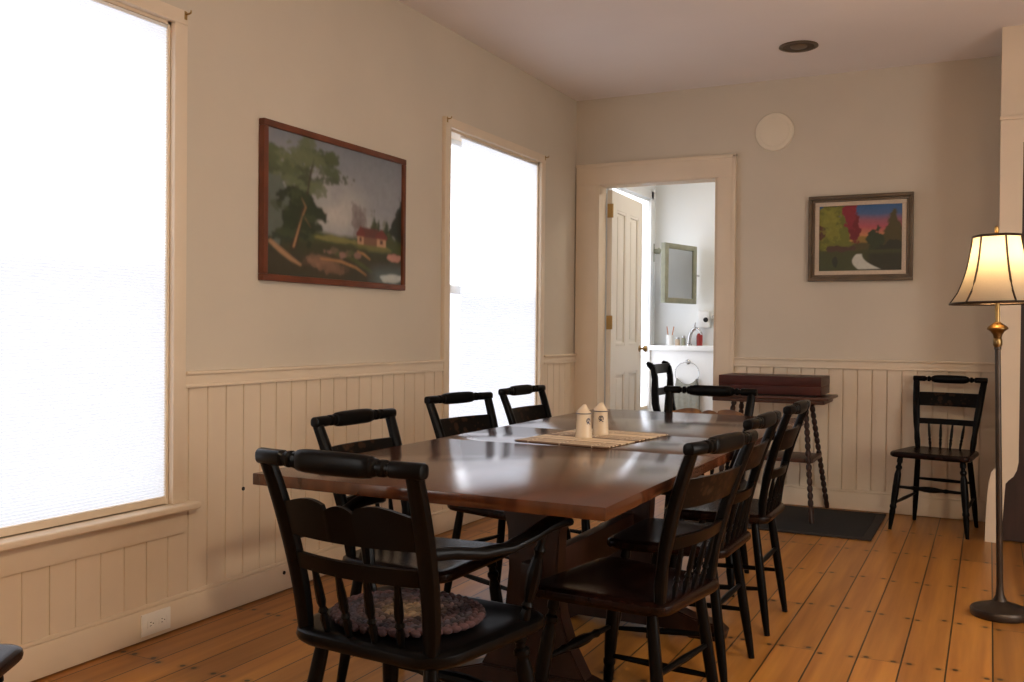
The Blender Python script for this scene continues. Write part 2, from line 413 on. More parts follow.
# chair rails
def rail_boxes(bm, axis, a0, a1):
    for (t0, t1, dep, bv) in ((RL-0.012, RL, 0.034, 0.004), (RL-0.052, RL-0.012, 0.021, 0.003), (RL-0.062, RL-0.05, 0.026, 0.004)):
        if axis == 'x': box(bm, 0, dep, a0, a1, t0, t1, bv)
        else: box(bm, a0, a1, D-dep, D, t0, t1, bv)
bm = bm_new(); prev = YB
for a, b in sorted(WIN): rail_boxes(bm, 'x', prev, a); prev = b
rail_boxes(bm, 'x', prev, D); struct('trim_3', bm, 'trim')
bm = bm_new(); rail_boxes(bm, 'y', DX1+0.125, XR); struct('trim_4', bm, 'trim')
# baseboards
bm = bm_new(); box(bm, 0, 0.020, YB, D, 0.006, BH-0.016, 0.002); box(bm, 0, 0.017, YB, D, BH-0.016, BH, 0.006); struct('baseboard_left', bm, 'trim')
bm = bm_new(); box(bm, DX1+0.125, XR, D-0.020, D, 0.004, BH-0.016, 0.002); box(bm, DX1+0.125, XR, D-0.017, D, BH-0.016, BH, 0.006); struct('baseboard_far', bm, 'trim')

# ------------------------------------------------------------------ windows (casing, stool, apron, sashes, panes) and shades
def window(idx, a, b, axis='left', wy=0.0):
    root = bpy.data.objects.new('window_%d' % idx, None); C.objects.link(root); root['kind'] = 'structure'
    if axis == 'right':
        root.rotation_euler = (0, 0, PI); root.location = (wy, 0, 0); a, b = -b, -a
    o0, o1 = a+CW, b-CW
    bm = bm_new()
    box(bm, 0, 0.024, a, o0, OZ0-0.0, OZ1+0.005, 0.003); box(bm, 0, 0.024, o1, b, OZ0, OZ1+0.005, 0.003)
    box(bm, 0, 0.026, a, b, OZ1, OZ1+0.052, 0.003)
    box(bm, -0.14, 0.0, o0-0.001, o0+0.012, OZ0, OZ1); box(bm, -0.14, 0, o1-0.012, o1+0.001, OZ0, OZ1); box(bm, -0.14, 0, o0, o1, OZ1-0.012, OZ1)
    obj('casing', bm, 'trim', root)
    bm = bm_new(); box(bm, -0.14, 0.065, a-0.045, b+0.045, OZ0-0.026, OZ0, 0.010, 3); obj('window_sill', bm, 'trim', root)
    bm = bm_new(); box(bm, 0, 0.020, a, b, 0.355, OZ0-0.026, 0.003); obj('apron', bm, 'trim', root)
    zm = (OZ0+OZ1)/2
    for z0, z1, xx in ((OZ0, zm+0.02, -0.095), (zm-0.02, OZ1, -0.13)):
        bm = bm_new()
        p0, p1 = o0+0.012, o1-0.012
        box(bm, xx, xx+0.033, p0, p0+0.03, z0, z1, 0.003); box(bm, xx, xx+0.033, p1-0.03, p1, z0, z1, 0.003)
        box(bm, xx, xx+0.033, p0+0.03, p1-0.03, z0, z0+0.05, 0.003); box(bm, xx, xx+0.033, p0+0.03, p1-0.03, z1-0.042, z1, 0.003)
        box(bm, xx+0.005, xx+0.028, (p0+p1)/2-0.011, (p0+p1)/2+0.011, z0+0.05, z1-0.042)
        s = obj('sash', bm, 'white', root)
        bm = bm_new(); box(bm, xx+0.014, xx+0.018, p0+0.025, p1-0.025, z0+0.045, z1-0.037); obj('pane', bm, 'glass', s)
    obj('lower_dimmer', box(bm_new(), -0.150, -0.1495, o0+0.002, o1-0.002, OZ0, zm), 'dimmer', root)  # added sheet that dims the lower half of the shade
    return root
def shade(name, label, y0, y1, z0, z1, x=-0.008, rot=None, mat_='shade', group='white pleated window shades'):
    r = thing(name, label, 'window shade', (x, 0, 0), 0, group)
    if rot: r.rotation_euler = (0, 0, PI); r.location = rot
    bm = bm_new(); p = 0.0105; n = int((z1-z0-0.04)/p); pr = None
    zt = z1-0.011
    for i in range(2*n+1):
        z = zt-(zt-z0-0.028)*i/(2*n); xx = 0.0045 if i % 2 else -0.0045
        v = (bm.verts.new((xx, y0, z)), bm.verts.new((xx, y1, z)))
        if pr: bm.faces.new((pr[0], pr[1], v[1], v[0]))
        pr = v
    obj('shade_fabric', bm, mat_, r, smooth=0)
    obj('head_rail', box(bm_new(), -0.012, 0.008, y0, y1, z1-0.012, z1, 0.003), 'white', r)
    obj('bottom_rail', box(bm_new(), -0.010, 0.010, y0, y1, z0, z0+0.028, 0.004), 'trim', r)
    return r
window(1, *WIN[0]); window(2, *WIN[1]); window(3, *WIN[2])
shade('cellular_shade', 'white pleated shade glowing in the large near window at left edge', WIN[0][0]+CW+0.016, WIN[0][1]-CW-0.013, 0.473, OZ1-0.014)
shade('cellular_shade', 'white pleated shade glowing in the window between painting and doorway', 4.715, WIN[1][1]-CW-0.013, 0.473, OZ1-0.014)
shade('cellular_shade', 'added fill light shaped as a white pleated shade behind the camera on the left wall', WIN[2][0]+CW+0.02, WIN[2][1]-CW-0.014, 0.473, OZ1-0.014, mat_='fillshade')
window(4, 1.9, 3.5, 'right', XE)  # unseen window added to carry a fill light
shade('cellular_shade', 'added fill light shaped as a white pleated shade on the right wall, outside the picture', -3.43, -1.97, 0.473, OZ1-0.014, rot=(XE+0.008, 0, 0), mat_='fillshade')
# small curtain-rod brackets left on the casing corners
def bracket(y, z, label):
    bm = bm_new(); box(bm, 0.0, 0.004, -0.010, 0.010, -0.022, 0.022, 0.001)
    tube(bm, [(0.002, 0, 0.006), (0.028, 0, 0.006), (0.038, 0, 0.010), (0.040, 0, 0.022)], 0.005, 8)
    o = obj('curtain_bracket', bm, 'brass', loc=(0.024, y, z)); o.scale = (0.7, 0.7, 0.7); tag(o, label, 'bracket', 'brass curtain brackets')
bracket(2.605, 2.266, 'small brass curtain bracket on the casing of the near left window')
bracket(4.498, 2.266, 'small brass curtain bracket at left top of the window beyond the painting')
bracket(5.777, 2.266, 'small brass curtain bracket at right top of the window beyond the painting')

# ------------------------------------------------------------------ doorway to the bathroom
bm = bm_new()
box(bm, 0.012, DX0-0.012, D-0.022, D, 0, 2.16, 0.003); box(bm, DX1+0.0, DX1+0.122, D-0.022, D, 0, 2.16, 0.003)
box(bm, 0.012, DX1+0.122, D-0.024, D, 2.158, 2.305, 0.003); box(bm, DX1+0.100, DX1+0.126, D-0.030, D, 0, 2.305, 0.004); box(bm, 0.010, DX1+0.126, D-0.030, D, 2.285, 2.309, 0.004)
box(bm, DX1-0.018, DX1+0.004, D-0.01, D+0.13, 0, DZ, 0.002); box(bm, DX0-0.018, DX0+0.002, D-0.018, D+0.125, 0, DZ, 0.002); box(bm, DX0, DX1, D-0.01, D+0.13, DZ-0.012, DZ+0.002)
struct('trim_5', bm, 'trim')
# four panel door, opened 92 degrees into the bathroom
dw, dh = 0.80, 2.13
dr = bpy.data.objects.new('door_1', None); C.objects.link(dr); dr['kind'] = 'structure'
dr.location = (DX0+0.006, D+0.137, 0.012); dr.rotation_euler = (0, 0, math.radians(93.0))
bm = bm_new(); T = 0.036                     # local: x along width, y thickness (0 .. -T faces the room side)
st, cm = 0.115, 0.10
box(bm, 0, st, -T, 0, 0, dh); box(bm, dw-st, dw, -T, 0, 0, dh); box(bm, dw/2-cm/2, dw/2+cm/2, -T, 0, 0.22, 0.80); box(bm, dw/2-cm/2, dw/2+cm/2, -T, 0, 1.0, dh-0.13)
for z0, z1 in ((0, 0.22), (0.80, 1.0), (dh-0.13, dh)): box(bm, st, dw-st, -T, 0, z0, z1)
for x0, x1 in ((st, dw/2-cm/2), (dw/2+cm/2, dw-st)):
    for z0, z1 in ((0.22, 0.80), (1.0, dh-0.13)):
        box(bm, x0, x1, -T+0.012, -0.012, z0, z1)
        for yy0, yy1 in ((-T+0.001, -T+0.013), (-0.013, -0.001)):
            m_ = 0.022
            box(bm, x0, x0+m_, yy0, yy1, z0, z1, 0.004); box(bm, x1-m_, x1, yy0, yy1, z0, z1, 0.004); box(bm, x0, x1, yy0, yy1, z0, z0+m_, 0.004); box(bm, x0, x1, yy0, yy1, z1-m_, z1, 0.004)
        box(bm, x0+0.045, x1-0.045, -T+0.004, -0.004, z0+0.045, z1-0.045, 0.008)
obj('door_leaf', bm, 'door', dr)
for s in (-1, 1):
    bm = bm_new(); y0 = -T if s < 0 else 0
    tube(bm, [(dw-0.055, y0, 0.97), (dw-0.055, y0+s*0.006, 0.97)], [0.026, 0.024], 20)
    tube(bm, [(dw-0.055, y0+s*0.004, 0.97), (dw-0.055, y0+s*0.03, 0.97), (dw-0.055, y0+s*0.036, 0.97), (dw-0.055, y0+s*0.05, 0.97), (dw-0.055, y0+s*0.062, 0.97), (dw-0.055, y0+s*0.066, 0.97)], [0.009, 0.009, 0.02, 0.028, 0.022, 0.006], 20, axes=((1, 0, 0), (0, 0, 1)))
    obj('door_knob', bm, 'brass', dr)
for z in (0.28, 1.12, 1.93):
    bm = bm_new(); tube(bm, [(-0.006, -T-0.004, z), (-0.006, -T-0.004, z+0.10)], 0.008, 10); box(bm, -0.012, 0.0, -T+0.002, -0.004, z, z+0.1); obj('hinge', bm, 'brass', dr)

# bathroom shell
BY = 8.2
bm = bm_new(); BW0, BW1 = 7.05, 8.02
box(bm, TW, 0, D+0.12, BW0, 0, H); box(bm, TW, 0, BW1, BY+0.15, 0, H); box(bm, TW, 0, BW0, BW1, 0, 0.42); box(bm, TW, 0, BW0, BW1, 2.28, H)
struct('wall_bathroom_left', bm, 'bathwall')
struct('wall_bathroom_far', box(bm_new(), 0, 1.85, BY, BY+0.15, 0, H), 'bathwall')
struct('wall_bathroom_right', box(bm_new(), 1.7, 1.85, D+0.12, BY, 0, H), 'bathwall')
bm = bm_new(); box(bm, 0.001, 1.699, D+0.121, D+0.126, DZ+0.02, H-0.001); box(bm, DX1+0.006, 1.699, D+0.121, D+0.126, 0.001, DZ+0.02)
struct('wall_bathroom_near', bm, 'bathwall')
# wainscot and ledge on the far bathroom wall
bm = bm_new(); box(bm, 0.0, 1.7, BY-0.16, BY, 0, 0.955, 0.002); box(bm, 0.0, 1.7, BY-0.17, BY, 0.0, 0.13, 0.004)
struct('trim_6', bm, 'white')
bm = bm_new(); box(bm, 0, 1.7, BY-0.185, BY, 0.955, 1.0, 0.006, 3); struct('trim_7', bm, 'white')
bw = bpy.data.objects.new('window_5', None); C.objects.link(bw); bw['kind'] = 'structure'
bm = bm_new(); box(bm, 0, 0.02, BW0-0.07, BW0, 0.42, 2.35, 0.003); box(bm, 0, 0.02, BW1, BW1+0.07, 0.42, 2.35, 0.003); box(bm, 0, 0.02, BW0-0.07, BW1+0.07, 2.28, 2.35, 0.003); box(bm, -0.1, 0.05, BW0-0.08, BW1+0.08, 0.395, 0.42, 0.006)
obj('casing', bm, 'white', bw)
bm = bm_new(); box(bm, -0.09, -0.06, BW0, BW0+0.05, 0.42, 2.28); box(bm, -0.09, -0.06, BW1-0.05, BW1, 0.42, 2.28); box(bm, -0.09, -0.06, BW0, BW1, 0.42, 0.48); box(bm, -0.09, -0.06, BW0, BW1, 2.22, 2.28); box(bm, -0.09, -0.06, BW0, BW1, 1.33, 1.38)
sh_ = obj('sash', bm, 'white', bw)
obj('pane', box(bm_new(), -0.078, -0.073, BW0+0.04, BW1-0.04, 0.46, 2.24), 'glass', sh_)
shade('cellular_shade', 'bright white shade in the bathroom window beyond the open door', BW0+0.006, BW1-0.006, 0.44, 2.27, mat_='bathshade')

# ------------------------------------------------------------------ bathroom things
mr_ = thing('mirror', 'rectangular mirror in a sage frame seen through the doorway', 'mirror', (0.255, 7.63, 1.36), math.atan2(0.50, 0.125))
mw, mh = 0.52, 0.50                         # local: x along the width, -y faces the room
bm = bm_new(); f = 0.055
box(bm, 0, f, -0.022, 0.022, 0, mh, 0.005); box(bm, mw-f, mw, -0.022, 0.022, 0, mh, 0.005); box(bm, f, mw-f, -0.022, 0.022, 0, 0.045, 0.005); box(bm, f, mw-f, -0.022, 0.022, mh-0.045, mh, 0.005)
obj('mirror_frame', bm, 'mirrorframe', mr_)
obj('mirror_glass', box(bm_new(), f-0.004, mw-f+0.004, -0.012, 0.010, 0.041, mh-0.041), 'mirror', mr_)
bm = bm_new(); tube(bm, [(mw-0.02, 0.0, 0.25), (mw+0.03, 0.0, 0.25), (mw+0.075, 0, 0.25)], 0.009, 10); tube(bm, [(mw-0.01, 0.0, 0.06), (mw-0.01, 0, 0.46)], 0.008, 10)
obj('swing_bracket', bm, 'chrome', mr_)
t = thing('wall_fitting', 'small pale wall fitting with hanging cord left of the bathroom mirror', 'fitting', (0.0, 8.12, 1.76))
obj('back_plate', box(bm_new(), 0, 0.012, -0.03, 0.03, -0.02, 0.14, 0.004), 'towel', t)
bm = bm_new(); tube(bm, [(0.01, 0, 0.07), (0.06, 0, 0.07), (0.075, 0, 0.09)], [0.02, 0.026, 0.02], 12); obj('knob', bm, 'mirrorframe', t)
bm = bm_new(); tube(bm, [(0.008, 0, -0.02), (0.009, 0, -0.4), (0.008, 0, -0.752)], 0.0045, 6); obj('cord', bm, 'chrome', t)
# towel ring + towel
t = thing('towel_ring', 'round chrome towel ring on the white bathroom panel', 'towel ring', (0.358, BY-0.16, 0.86))
bm = bm_new(); tube(bm, [(0, 0, 0), (0, -0.008, 0), (0, -0.02, 0), (0, -0.03, 0)], [0.022, 0.022, 0.010, 0.010], 16, axes=((1, 0, 0), (0, 0, 1))); obj('mount', bm, 'chrome', t)
bm = bm_new(); tube(bm, [(0.105*math.sin(a), -0.028, -0.100+0.100*math.cos(a)) for a in np.linspace(0, 2*PI, 41)], 0.0045, 8, cap=False); obj('ring', bm, 'chrome', t)
bm = bm_new()
NX, NZ = 18, 24
def towel_top(x): return 0.109 - math.sqrt(max(0.100**2-min(abs(x), 0.088)**2, 0)) + 0.0
for sgn, y0 in ((-1, -0.052), (1, -0.008)):
    g = []
    for k in range(NZ+1):
        row = []
        for i in range(NX+1):
            x = (i/NX-0.5)*(0.172+0.05*min(1, 3*k/NZ)); zt = towel_top((i/NX-0.5)*0.172)
            row.append(bm.verts.new((x, y0+0.005*math.sin(i*1.5)*(0.2+0.8*k/NZ)*(1 if sgn < 0 else .5), zt*(1-k/NZ) - 0.36*k/NZ)))
        g.append(row)
    for k in range(NZ):
        for i in range(NX): bm.faces.new((g[k][i], g[k][i+1], g[k+1][i+1], g[k+1][i]))
    if sgn < 0: top = g[0]
    else:
        for i in range(NX): bm.faces.new((top[i], top[i+1], g[0][i+1], g[0][i]))
o = obj('hand_towel', bm, 'towel', loc=(0.358, BY-0.16, 0.66)); tag(o, 'grey green hand towel hanging from the bathroom towel ring', 'towel')
# ledge items
LZ = 1.0; LY = BY-0.10
t = thing('toothbrush_tumbler', 'clear tumbler holding two thin orange sticks on the bathroom ledge', 'tumbler', (0.175, LY, LZ))
bm = bm_new(); lathe(bm, [(0.0, 0), (0.030, 0), (0.034, 0.09), (0.031, 0.09), (0.027, 0.006), (0, 0.006)], 20); obj('tumbler', bm, 'white', t)
for dx, a in ((-0.018, -0.16), (0.012, 0.18)):
    bm = bm_new(); tube(bm, [(dx*0.3, 0, 0.008), (dx*0.3+a*0.16, 0.01, 0.165)], 0.0045, 6); obj('stick', bm, 'sticks', t)
for x, r, h, lab, mm in ((0.245, 0.022, 0.07, 'short pale jar on the bathroom ledge beside the tumbler', 'liner'), (0.298, 0.018, 0.085, 'small grey green jar on the bathroom ledge left of the curved tap', 'mirrorframe')):
    t = thing('jar', lab, 'jar', (x, LY, LZ), 0, 'jars on the bathroom ledge')
    bm = bm_new(); lathe(bm, [(0, 0), (r, 0), (r, h*0.7), (r*0.7, h*0.8), (r*0.7, h*0.82), (0, h*0.82)], 16); obj('body', bm, mm, t)
    bm = bm_new(); lathe(bm, [(0, h*0.8), (r*0.8, h*0.8), (r*0.8, h), (0, h)], 16); obj('lid', bm, 'chrome', t)
t = thing('tap', 'curved grey tap rising above the bathroom ledge', 'tap', (0.352, LY-0.02, LZ))
bm = bm_new(); lathe(bm, [(0, 0), (0.026, 0), (0.024, 0.015), (0.016, 0.02), (0.016, 0.03), (0, 0.03)], 16); obj('base', bm, 'chrome', t)
bm = bm_new(); tube(bm, [(0.11*(1-math.cos(a))*0.55, 0, 0.02+0.13*math.sin(a)) for a in np.linspace(0.0, PI*0.80, 14)], [0.016]*8+[0.014]*6, 12); obj('spout', bm, 'chrome', t)
bm = bm_new(); tube(bm, [(0.045, -0.004, 0.14), (0.052, -0.01, 0.175), (0.06, -0.014, 0.20)], [0.010, 0.008, 0.007], 10); obj('lever', bm, 'chrome', t)
t = thing('bottle', 'dark red bottle standing under the bathroom tap spout', 'bottle', (0.428, LY+0.045, LZ))
bm = bm_new(); lathe(bm, [(0, 0), (0.026, 0), (0.027, 0.085), (0.018, 0.105), (0.012, 0.108), (0, 0.108)], 18); obj('body', bm, 'red', t)
bm = bm_new(); lathe(bm, [(0, 0.106), (0.012, 0.106), (0.012, 0.128), (0, 0.128)], 14); obj('cap', bm, 'white', t)
t = thing('soap_dispenser', 'white wall dispenser with a dark round button in the bathroom', 'dispenser', (0.464, BY, 1.155))
obj('body', box(bm_new(), -0.05, 0.05, -0.07, 0, 0, 0.15, 0.012, 3), 'white', t)
bm = bm_new(); tube(bm, [(0.02, -0.068, 0.07), (0.02, -0.082, 0.07)], [0.022, 0.019], 18); obj('button', bm, 'darkhole', t)
t = thing('towel_bar', 'chrome towel bar on the far bathroom wall', 'towel bar', (0.80, BY, 1.25))
bm = bm_new()
tube(bm, [(-0.25, -0.05, 0), (0.25, -0.05, 0)], 0.009, 10); obj('bar', bm, 'chrome', t)
for s in (-0.25, 0.25):
    bm = bm_new(); tube(bm, [(s, 0, 0), (s, -0.012, 0), (s, -0.04, 0), (s, -0.062, 0)], [0.024, 0.022, 0.012, 0.014], 14); obj('post', bm, 'chrome', t)

# ------------------------------------------------------------------ doorway at the far right (casing with shaped foot, dark door)
dx = XR
prof = [(dx, 2.275), (dx+1.2, 2.275), (dx+1.2, 2.15), (dx+0.108, 2.15), (dx+0.108, 0.44), (dx+0.100, 0.395), (dx+0.085, 0.362), (dx+0.062, 0.340), (dx+0.048, 0.322), (dx+0.043, 0.25), (dx+0.036, 0.10), (dx+0.032, 0.0),
        (dx-0.048, 0.0), (dx-0.046, 0.10), (dx-0.040, 0.24), (dx-0.032, 0.33), (dx-0.022, 0.372), (dx-0.008, 0.395), (dx, 0.402)]
bm = bm_new(); prism(bm, prof, 'xz', YN, YN+0.03); box(bm, dx+1.08, dx+1.2, YN, YN+0.03, 0, 2.15); box(bm, dx-0.006, dx+1.21, YN-0.01, YN+0.01, 2.268, 2.29, 0.004)
struct('trim_8', bm, 'trim')
d2 = bpy.data.objects.new('door_2', None); C.objects.link(d2); d2['kind'] = 'structure'; d2.location = (dx+0.03, YN+0.06, 0.005)
bm = bm_new(); box(bm, 0, 1.06, 0, 0.04, 0, 2.25)
for z0, z1 in ((0.25, 0.85), (1.05, 2.05)):
    for x0, x1 in ((0.12, 0.44), (0.54, 0.86)): box(bm, x0, x1, -0.008, 0.0, z0, z1, 0.006)
obj('door_leaf', bm, 'darkdoor', d2)
bm = bm_new(); tube(bm, [(0.92, 0, 0.98), (0.92, -0.03, 0.98), (0.92, -0.04, 0.98), (0.92, -0.06, 0.98)], [0.01, 0.01, 0.027, 0.02], 16); obj('door_knob', bm, 'brass', d2)

# ------------------------------------------------------------------ chairs
LEGP = [(0, .013), (.05, .0165), (.085, .0165), (.10, .0115), (.125, .0115), (.14, .0175), (.165, .0185), (.185, .0135), (.20, .0135), (.25, .0185), (.42, .0200), (.58, .0185), (.66, .0160), (.675, .0190), (.70, .0190), (.715, .0155), (.76, .0170), (.90, .0130), (1, .0095)]
BACKLEG = [(0, .014), (.1, .0155), (.3, .0165), (.6, .0165), (.8, .0145), (1, .0105)]
SPIN = [(0, .0055), (.12, .0065), (.25, .0085), (.32, .0060), (.36, .0095), (.42, .0060), (.50, .0085), (.72, .0078), (.9, .006), (1, .0055)]
STRETCH = [(0, .007), (.1, .0085), (.22, .0095), (.26, .013), (.30, .0095), (.36, .012), (.42, .016), (.5, .017), (.58, .016), (.64, .012), (.70, .0095), (.74, .013), (.78, .0095), (.9, .0085), (1, .007)]
def crest_bm(bm, w, y, z, pw, k=1.0, bow=0.012):
    """turned crest rail along x with a flattened pillow block in the middle"""
    st = []
    for s, (a, ry, rz) in enumerate([(-w, .006, .006), (-w+.002, .0145, .0145), (-w+.006, .0165, .0165), (-pw-.050, .0165, .0165), (-pw-.045, .0110, .0110), (-pw-.037, .0110, .0110), (-pw-.033, .0165, .0165), (-pw-.024, .0172, .0172), (-pw-.020, .0115, .0115), (-pw-.014, .0115, .0115), (-pw-.010, .0160, .0170), (-pw, .0140, .0195), (-pw+.002, .0150, .0215), (-pw+.022, .0155, .0238), (-pw*.5, .0155, .0245), (0, .0155, .0248)]):
        st.append((a, ry*k, rz*k))
    st = st + [(-a, ry, rz) for a, ry, rz in st[::-1][1:]]
    pts = [(a, y - bow*(1-(a/w)**2), z) for a, ry, rz in st]
    return tube(bm, pts, [(ry, rz) for a, ry, rz in st], 16, axes=((0, 1, 0), (0, 0, 1)), power=2.7)
def curved_slat(bm, w0, w1, y, z0, z1, th=0.010, bow=0.016, top=None, lean=0.0, n=32):
    """slat bowed backwards; top(u) gives the top profile height offset, u in -1..1; w0/w1 half widths at bottom/top"""
    rows = []
    for i in range(n+1):
        u = -1+2*i/n; yy = y - bow*(1-u*u)
        zt = z1 + (top(u) if top else 0.0)
        a = [bm.verts.new((u*w0, yy-th/2, z0)), bm.verts.new((u*w1, yy-th/2-lean, zt)), bm.verts.new((u*w1, yy+th/2-lean, zt)), bm.verts.new((u*w0, yy+th/2, z0))]
        rows.append(a)
    for a, b in zip(rows, rows[1:]):
        for k in range(4): bm.faces.new((a[k], a[(k+1) % 4], b[(k+1) % 4], b[k]))
    bm.faces.new(rows[0]); bm.faces.new(rows[-1][::-1])
    return bm
def seat_bm(wf, wb, d, z, th, round_=0.06):
    """rounded trapezoid seat, dished top, rolled edges; front is +y"""
    bm = bm_new(); out = []
    cs = [(wf, d/2), (-wf, d/2), (-wb, -d/2), (wb, -d/2)]
    n = len(cs)
    for i in range(n):
        p0, p1, p2 = [Vector(cs[(i+j-1) % n]) for j in range(3)]
        a = p1 + (p0-p1).normalized()*round_; b = p1 + (p2-p1).normalized()*round_
        for k in range(7):
            t = k/6; out.append((1-t)**2*a + 2*t*(1-t)*p1 + t*t*b)
    rings = []
    for s, dz in ((0.86, -th), (0.955, -th*0.92), (0.99, -th*0.72), (1.0, -th*0.5), (0.99, -th*0.22), (0.955, -0.002), (0.90, 0.0), (0.75, -0.004), (0.45, -0.007)):
        rings.append([bm.verts.new((p.x*s, p.y*s, z+dz)) for p in out])
    m_ = len(out)
    for a, b in zip(rings, rings[1:]):
        for k in range(m_): bm.faces.new((a[k], a[(k+1) % m_], b[(k+1) % m_], b[k]))
    bm.faces.new(rings[0][::-1]); bm.faces.new(rings[-1])
    return bm
def post_pts(x0, x1, y0, y1, z0, z1, n=9):
    out = []
    for i in range(n):
        t = i/(n-1); out.append((x0+(x1-x0)*t, y0+(y1-y0)*(t**1.6), z0+(z1-z0)*t))
    return out
def back_at(y0, y1, z0, z1, z):
    t = (z-z0)/(z1-z0); return y0+(y1-y0)*(max(t, 0)**1.6)
def make_side_chair(label):
    r = thing('side_chair', label, 'chair', group='black side chairs')
    sz, th = 0.45, 0.036; d = 0.40; wf, wb = 0.222, 0.185
    obj('seat', seat_bm(wf, wb, d, sz, th), 'seat', r)
    y0, y1, zc = -0.168, -0.268, 0.845
    for s in (-1, 1):
        bm = bm_new(); pts = post_pts(s*0.150, s*0.188, y0, y1, sz-0.008, zc)
        rad = [(.0140, .0135), (.0165, .0160), (.0145, .0140), (.0180, .0160), (.0195, .0160), (.0195, .0160), (.0195, .0155), (.019, .0150), (.0175, .0145)]
        tube(bm, pts, rad, 12, axes=((1, 0, 0), (0, 1, 0.15)), power=2.6); obj('back_post', bm, 'black', r)
    bm = bm_new(); crest_bm(bm, 0.207, y1+0.002, zc+0.006, 0.090); obj('crest_rail', bm, 'black', r)
    wx = lambda z: 0.150+0.038*(z-sz)/(zc-sz)
    yb = lambda z: back_at(y0, y1, sz-0.008, zc, z)
    bm = bm_new(); curved_slat(bm, wx(0.69), wx(0.775), yb(0.69), 0.692, 0.772, 0.010, 0.022, lean=yb(0.69)-yb(0.775)); obj('back_slat', bm, 'stencil', r)
    bm = bm_new(); curved_slat(bm, wx(0.585), wx(0.62), yb(0.585), 0.585, 0.618, 0.013, 0.022, lean=yb(0.585)-yb(0.618)); obj('lower_rail', bm, 'black', r)
    for i in range(4):
        u = (-0.6, -0.2, 0.2, 0.6)[i]
        bm = bm_new(); turned(bm, (u*0.135, y0+0.0-0.006*(1-u*u), sz-0.01), (u*wx(.59), yb(.59)-0.022*(1-u*u), 0.592), SPIN, 8); obj('spindle', bm, 'black', r)
    fl = {}
    for s in (-1, 1):
        a, b = (s*0.165, 0.135, sz-0.03), (s*0.205, 0.185, 0.0)
        bm = bm_new(); turned(bm, a, b, LEGP); obj('leg', bm, 'black', r); fl[s] = (Vector(a), Vector(b))
    bl = {}
    for s in (-1, 1):
        a, b = (s*0.140, -0.140, sz-0.03), (s*0.172, -0.198, 0.0)
        bm = bm_new(); turned(bm, a, b, BACKLEG); obj('leg', bm, 'black', r); bl[s] = (Vector(a), Vector(b))
    at = lambda L, z: L[0].lerp(L[1], (L[0].z-z)/L[0].z)
    bm = bm_new(); turned(bm, at(fl[-1], .245), at(fl[1], .245), STRETCH, 10); obj('stretcher', bm, 'black', r)
    bm = bm_new(); turned(bm, at(bl[-1], .26), at(bl[1], .26), [(0, .007), (.5, .011), (1, .007)], 8); obj('stretcher', bm, 'black', r)
    for s in (-1, 1):
        bm = bm_new(); turned(bm, at(fl[s], .15), at(bl[s], .17), [(0, .007), (.5, .011), (1, .007)], 8); obj('stretcher', bm, 'black', r)
    return r
def scallop(u):
    a = abs(u)
    if a < 0.20: return 0.014*math.cos(a/0.20*PI/2)**0.8 - 0.001
    return 0.021*math.sin((1-(a-0.20)/0.80)**1.35*PI*0.86+0.0)**0.9 - 0.001 if a < 0.999 else 0
